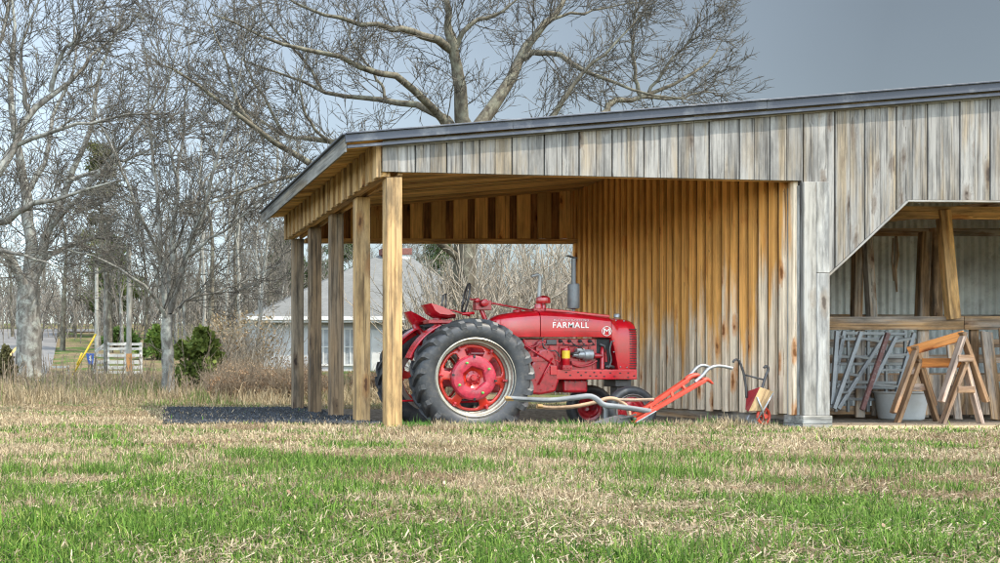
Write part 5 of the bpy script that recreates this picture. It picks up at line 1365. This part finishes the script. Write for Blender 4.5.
m = MB(); m.lathe([(.04, -.02), (.065, -.025), (.075, -.012), (.075, .012), (.065, .025), (.04, .02)], c, 'y', 28, True); m.lathe([(0, -.012), (.045, -.012), (.045, .012), (0, .012)], c, 'y', 20); m.build('wheel', STEEL, br, 0, 40)
c = q(763.5, 414, -.08); c.z = .12
m = MB(); torus(m, c, (.35, -.93, 0), .10, .016, 32)
for k in range(6):
    a = k * math.pi / 3; m.tube([c, c + Vector((.93 * .1 * math.cos(a), .35 * .1 * math.cos(a), .1 * math.sin(a)))], .007, 6)
m.lathe([(0, -.04), (.03, -.04), (.03, .04), (0, .04)], c, 'y', 14); m.build('wheel', PLOW, br, 0, 40)

# ------------------------------------------------------------------ the white house behind
SID = NT('white_siding'); _o = SID.obj(); _s = SID.new('ShaderNodeSeparateXYZ'); SID.L(_o, _s.inputs[0])
_w = SID.math('FRACT', SID.math('MULTIPLY', _s.outputs[2], 6.5)); SID.bump(_w, .5, .02)
SID.set(**{'Base Color': SID.ramp(SID.noise(_o, 1.2, 5), [(.3, (.40, .41, .42)), (.7, (.52, .52, .52))]), 'Roughness': .7})
SHG = NT('grey_shingle'); _o = SHG.obj()
_b = SHG.new('ShaderNodeTexBrick'); SHG.L(_o, _b.inputs['Vector']); _b.inputs['Scale'].default_value = 4; _b.inputs['Color1'].default_value = (.15, .15, .145, 1); _b.inputs['Color2'].default_value = (.105, .105, .10, 1); _b.inputs['Mortar'].default_value = (.15, .16, .165, 1); _b.inputs['Mortar Size'].default_value = .02
_n = SHG.noise(_o, .9, 5); SHG.set(**{'Base Color': SHG.mix(.5, _b.outputs[0], SHG.ramp(_n, [(.3, (.11, .11, .105)), (.7, (.19, .19, .182))])), 'Roughness': 1.0, 'Specular IOR Level': .05})
BRK = paint('chimney_brick', (.17, .065, .05), .8, var=.4, scale=14); GLS = paint('dark_glass', (.34, .355, .36), .3, var=.3, scale=3); WTR = paint('white_trim', (.56, .56, .54), .5, var=.1)
hb = .55; ez = 2.44
house = tag(empty('house', (9.2, 36, hb)), 'white sided house with grey hip roof beyond the open posts', 'house')
m = MB(); m.box((5.45, 33, hb), (13.0, 41.5, ez)); m.build('wall', SID.mat, house)
m = MB()
ev = [(5.1, 32.6, ez - .03), (13.3, 32.6, ez - .03), (13.3, 42, ez - .03), (5.1, 42, ez - .03)]; rd = [(10.8, 37.2, 5.05), (11.75, 37.2, 5.05)]
m._add(ev + rd, [(0, 1, 5, 4), (1, 2, 5), (2, 3, 4, 5), (3, 0, 4), (3, 2, 1, 0)]); hr = m.build('roof', SHG.mat, house)
m = MB(); m.box((5.08, 32.56, ez - .17), (13.32, 32.6, ez + .0)); m.box((5.04, 32.5, ez - .1), (13.34, 32.56, ez + .02)); m.build('gutter', WTR, hr, .01)
for px in (386, 404.5):
    c = P(px, 250, 37); m = MB(); m.box((c.x - .16, 36.8, 4.3), (c.x + .16, 37.2, c.z - .2)); ch = m.build('chimney', WTR if px > 400 else BRK, hr, .01)
    m = MB(); m.box((c.x - .2, 36.76, c.z - .2), (c.x + .2, 37.24, c.z + .04)); m.build('chimney_cap', BRK, ch, .01)
for px in (323, 350):
    a, b = P(px - 7, 366, 33), P(px + 7, 328, 33)
    m = MB()
    for (u0, u1, v0, v1) in ((a.x, a.x + .06, a.z, b.z), (b.x - .06, b.x, a.z, b.z), (a.x, b.x, b.z - .06, b.z), (a.x, b.x, a.z, a.z + .06), ((a.x + b.x) / 2 - .02, (a.x + b.x) / 2 + .02, a.z, b.z), (a.x, b.x, (a.z + b.z) / 2 - .02, (a.z + b.z) / 2 + .02)):
        m.box((u0, 32.955 - random.uniform(0, .004), v0), (u1, 33.0, v1))
    w_ = m.build('window', WTR, house); m = MB(); m.box((a.x + .05, 32.975, a.z + .05), (b.x - .05, 32.995, b.z - .05)); m.build('pane', GLS, w_)
m = MB(); a, b = P(371, 392, 33), P(384, 330, 33); m.box((a.x, 32.96, hb), (b.x, 33, b.z)); m.build('door', WTR, house, .01)

# ------------------------------------------------------------------ roadside
GY = lambda X, Y: float(height(X, Y))
def strip(name, pts, half, dz, mat):
    V = []; F = []
    pts = [Vector((a, b, 0)) for a, b in pts]; n = len(pts); K = 7
    for i, p in enumerate(pts):
        t = (pts[min(i + 1, n - 1)] - pts[max(i - 1, 0)]).normalized(); s_ = Vector((t.y, -t.x, 0))
        for k in range(K):
            v = p + s_ * (half * (2 * k / (K - 1) - 1)); V.append((v.x, v.y, GY(v.x, v.y) + dz))
    for i in range(n - 1):
        for k in range(K - 1): F.append((i * K + k, i * K + k + 1, (i + 1) * K + k + 1, (i + 1) * K + k))
    return tag(link(name, np_mesh(name, V, [F], None, True), mat, recenter=False), kind='structure')
path = [(-3.0 - .4 * (y - 30) / 18 - .006 * max(0, y - 45) ** 2 * 0, y) for y in np.arange(28, 64, .8)]
ASPH = paint('road_asphalt', (.15, .145, .14), .95, var=.2, scale=.8); YLW = paint('road_yellow', (.50, .36, .12), .7)
strip('road', path, 1.75, .05, ASPH); strip('road_line', path, .07, .056, YLW)
path2 = [(x_, 62 + .02 * x_) for x_ in np.arange(-14, 2, .8)]
strip('road', path2, 1.6, .06, ASPH)
def pole(px, ptop, pb, Y, r, mat, label, band=None):
    b = P(px, pb, Y); b.z = GY(b.x, b.y); t = P(px, ptop, Y)
    m = MB(); m.tube([b - Vector((0, 0, .2)), b + (t - b) * .5, t], [r, r * .92, r * .8], 12); o = m.build('utility_pole', mat, None, 0, 40)
    tag(o, label, 'pole')
    if band:
        m = MB(); m.lathe([(r * 1.06, 0), (r * 1.06, band)], b + Vector((0, 0, .15)), 'z', 14); m.build('band', paint('orange_band', (.55, .25, .08), .6), o)
    return o
pole(96.5, 268, 348, 40, .085, PALE, 'white slim pole partly behind the board fence')
pole(105.5, 272, 374, 31.3, .065, BARK, 'thin grey pole in front of the white board fence end')
pole(129, 246, 374, 31.2, .085, PALE, 'tallest grey pole with an orange band near its foot', .55)
# white board fence
root = empty('board_fence', P(117, 375, 32)); root.location.z = GY(root.location.x, 32)
bz = GY(.8, 32)
for (pt, pb_) in ((343, 345.6), (347.6, 350.2), (354, 357), (360.5, 364), (366, 369.4), (371, 374.5)):
    a, b = P(97.5 if pt > 346 else 104, pt, 32), P(142, pb_, 32)
    m = MB(); m.box((a.x, 32, b.z), (b.x, 32.03, a.z)); m.build('rail', W['white'], root, .004)
for px in (108, 126, 141):
    a = P(px, 343, 32); m = MB(); m.box((a.x - .05, 32.03, bz - .1), (a.x + .05, 32.12, a.z + .02)); m.build('fence_post', W['white'], root, .004)
m = MB(); c0, c1 = P(92, 0, 31.7), P(97.2, 0, 32); z0 = P(0, 358, 32).z; z1 = P(0, 347, 32).z
m.hexa([(c0.x, 31.7, bz - .05), (c1.x, 32, bz - .05), (c1.x, 32.06, bz - .05), (c0.x, 31.76, bz - .05), (c0.x, 31.7, z0), (c1.x, 32, z0), (c1.x, 32.06, z0), (c0.x, 31.76, z0)]); m.build('end_panel', W['white'], root, .004)
m = MB(); m.bar(P(95.5, 352, 31.9), P(105, 344, 32.0), .04, .08); m.build('rail', W['white'], root, .004)
tag(root, 'white plank fence panel beyond the weeds', 'fence')
# low white barrier
root = empty('low_barrier', P(56, 376, 31)); root.location.z = GY(root.location.x, 31)
for px in (44, 68):
    a = P(px, 365.5, 31); m = MB(); m.box((a.x - .035, 30.97, GY(a.x, 31) - .05), (a.x + .035, 31.05, a.z)); m.build('barrier_post', W['white'], root, .004)
m = MB(); m.bar(P(42, 367.5, 30.94), P(66, 367, 30.94), .03, .07); m.build('barrier_rail', W['white'], root, .004)
tag(root, 'low white barrier next to the stout roadside tree', 'barrier')
# guard rail
root = empty('guard_rail', P(74, 352, 46)); m = MB(); m.bar(P(42, 349, 46), P(104, 349, 46), .05, .14); m.build('rail', STEEL, root, .01)
for px in (46, 66, 86): 
    a = P(px, 349, 46.1); m = MB(); m.box((a.x - .06, 46.04, GY(a.x, 46) - .1), (a.x + .06, 46.14, a.z)); m.build('rail_post', STEEL, root)
tag(root, 'long grey guard rail along the grassy verge', 'guard rail')
# blue bin on posts
root = empty('bin', P(90, 374, 31.2)); root.location.z = GY(root.location.x, 31.2)
a = lambda px, py, Y=31.2: P(px, py, Y)
m = MB(); m.hexa([a(88, 364.5), a(93, 364.5), a(93, 364.5, 31.35), a(88, 364.5, 31.35), a(86, 353.5), a(94.3, 353.5), a(94.3, 353.5, 31.4), a(86, 353.5, 31.4)])
bb = m.build('bin_body', paint('bin_blue', (.03, .09, .35), .5), root, .008)
m = MB(); m._add([a(89, 357.2, 31.19), a(90.5, 355.2, 31.19), a(92, 356, 31.19), a(91.6, 358.2, 31.19), a(92.2, 360.3, 31.19), a(90.2, 361.3, 31.19), a(88.9, 359.6, 31.19), a(90, 358.4, 31.19)], [tuple(range(8))]); m.build('emblem', WTR, bb)
for px in (88.6, 92): m = MB(); b0 = a(px, 364.5, 31.28); m.bar((b0.x, b0.y, GY(b0.x, b0.y) - .05), b0, .03, .03); m.build('bin_leg', paint('dark_green_post', (.02, .07, .03), .6), root)
tag(root, 'small blue bin with a white mark on dark legs', 'bin')
for k, (p0, p1, lab) in enumerate((((72.5, 375.5), (96, 334), 'long yellow guy wire guard slanting up to the white pole'), ((77, 365), (82, 353), 'short yellow guy wire guard beside the long one'))):
    b0, b1 = P(*p0, 31.5 - .3 * k), P(*p1, 31.5 - .3 * k)
    m = MB(); m.tube([b0, b1], .032, 10); tag(m.build('guy_guard', paint('guard_yellow', (.75, .48, .03), .5), None), lab, 'guy guard')
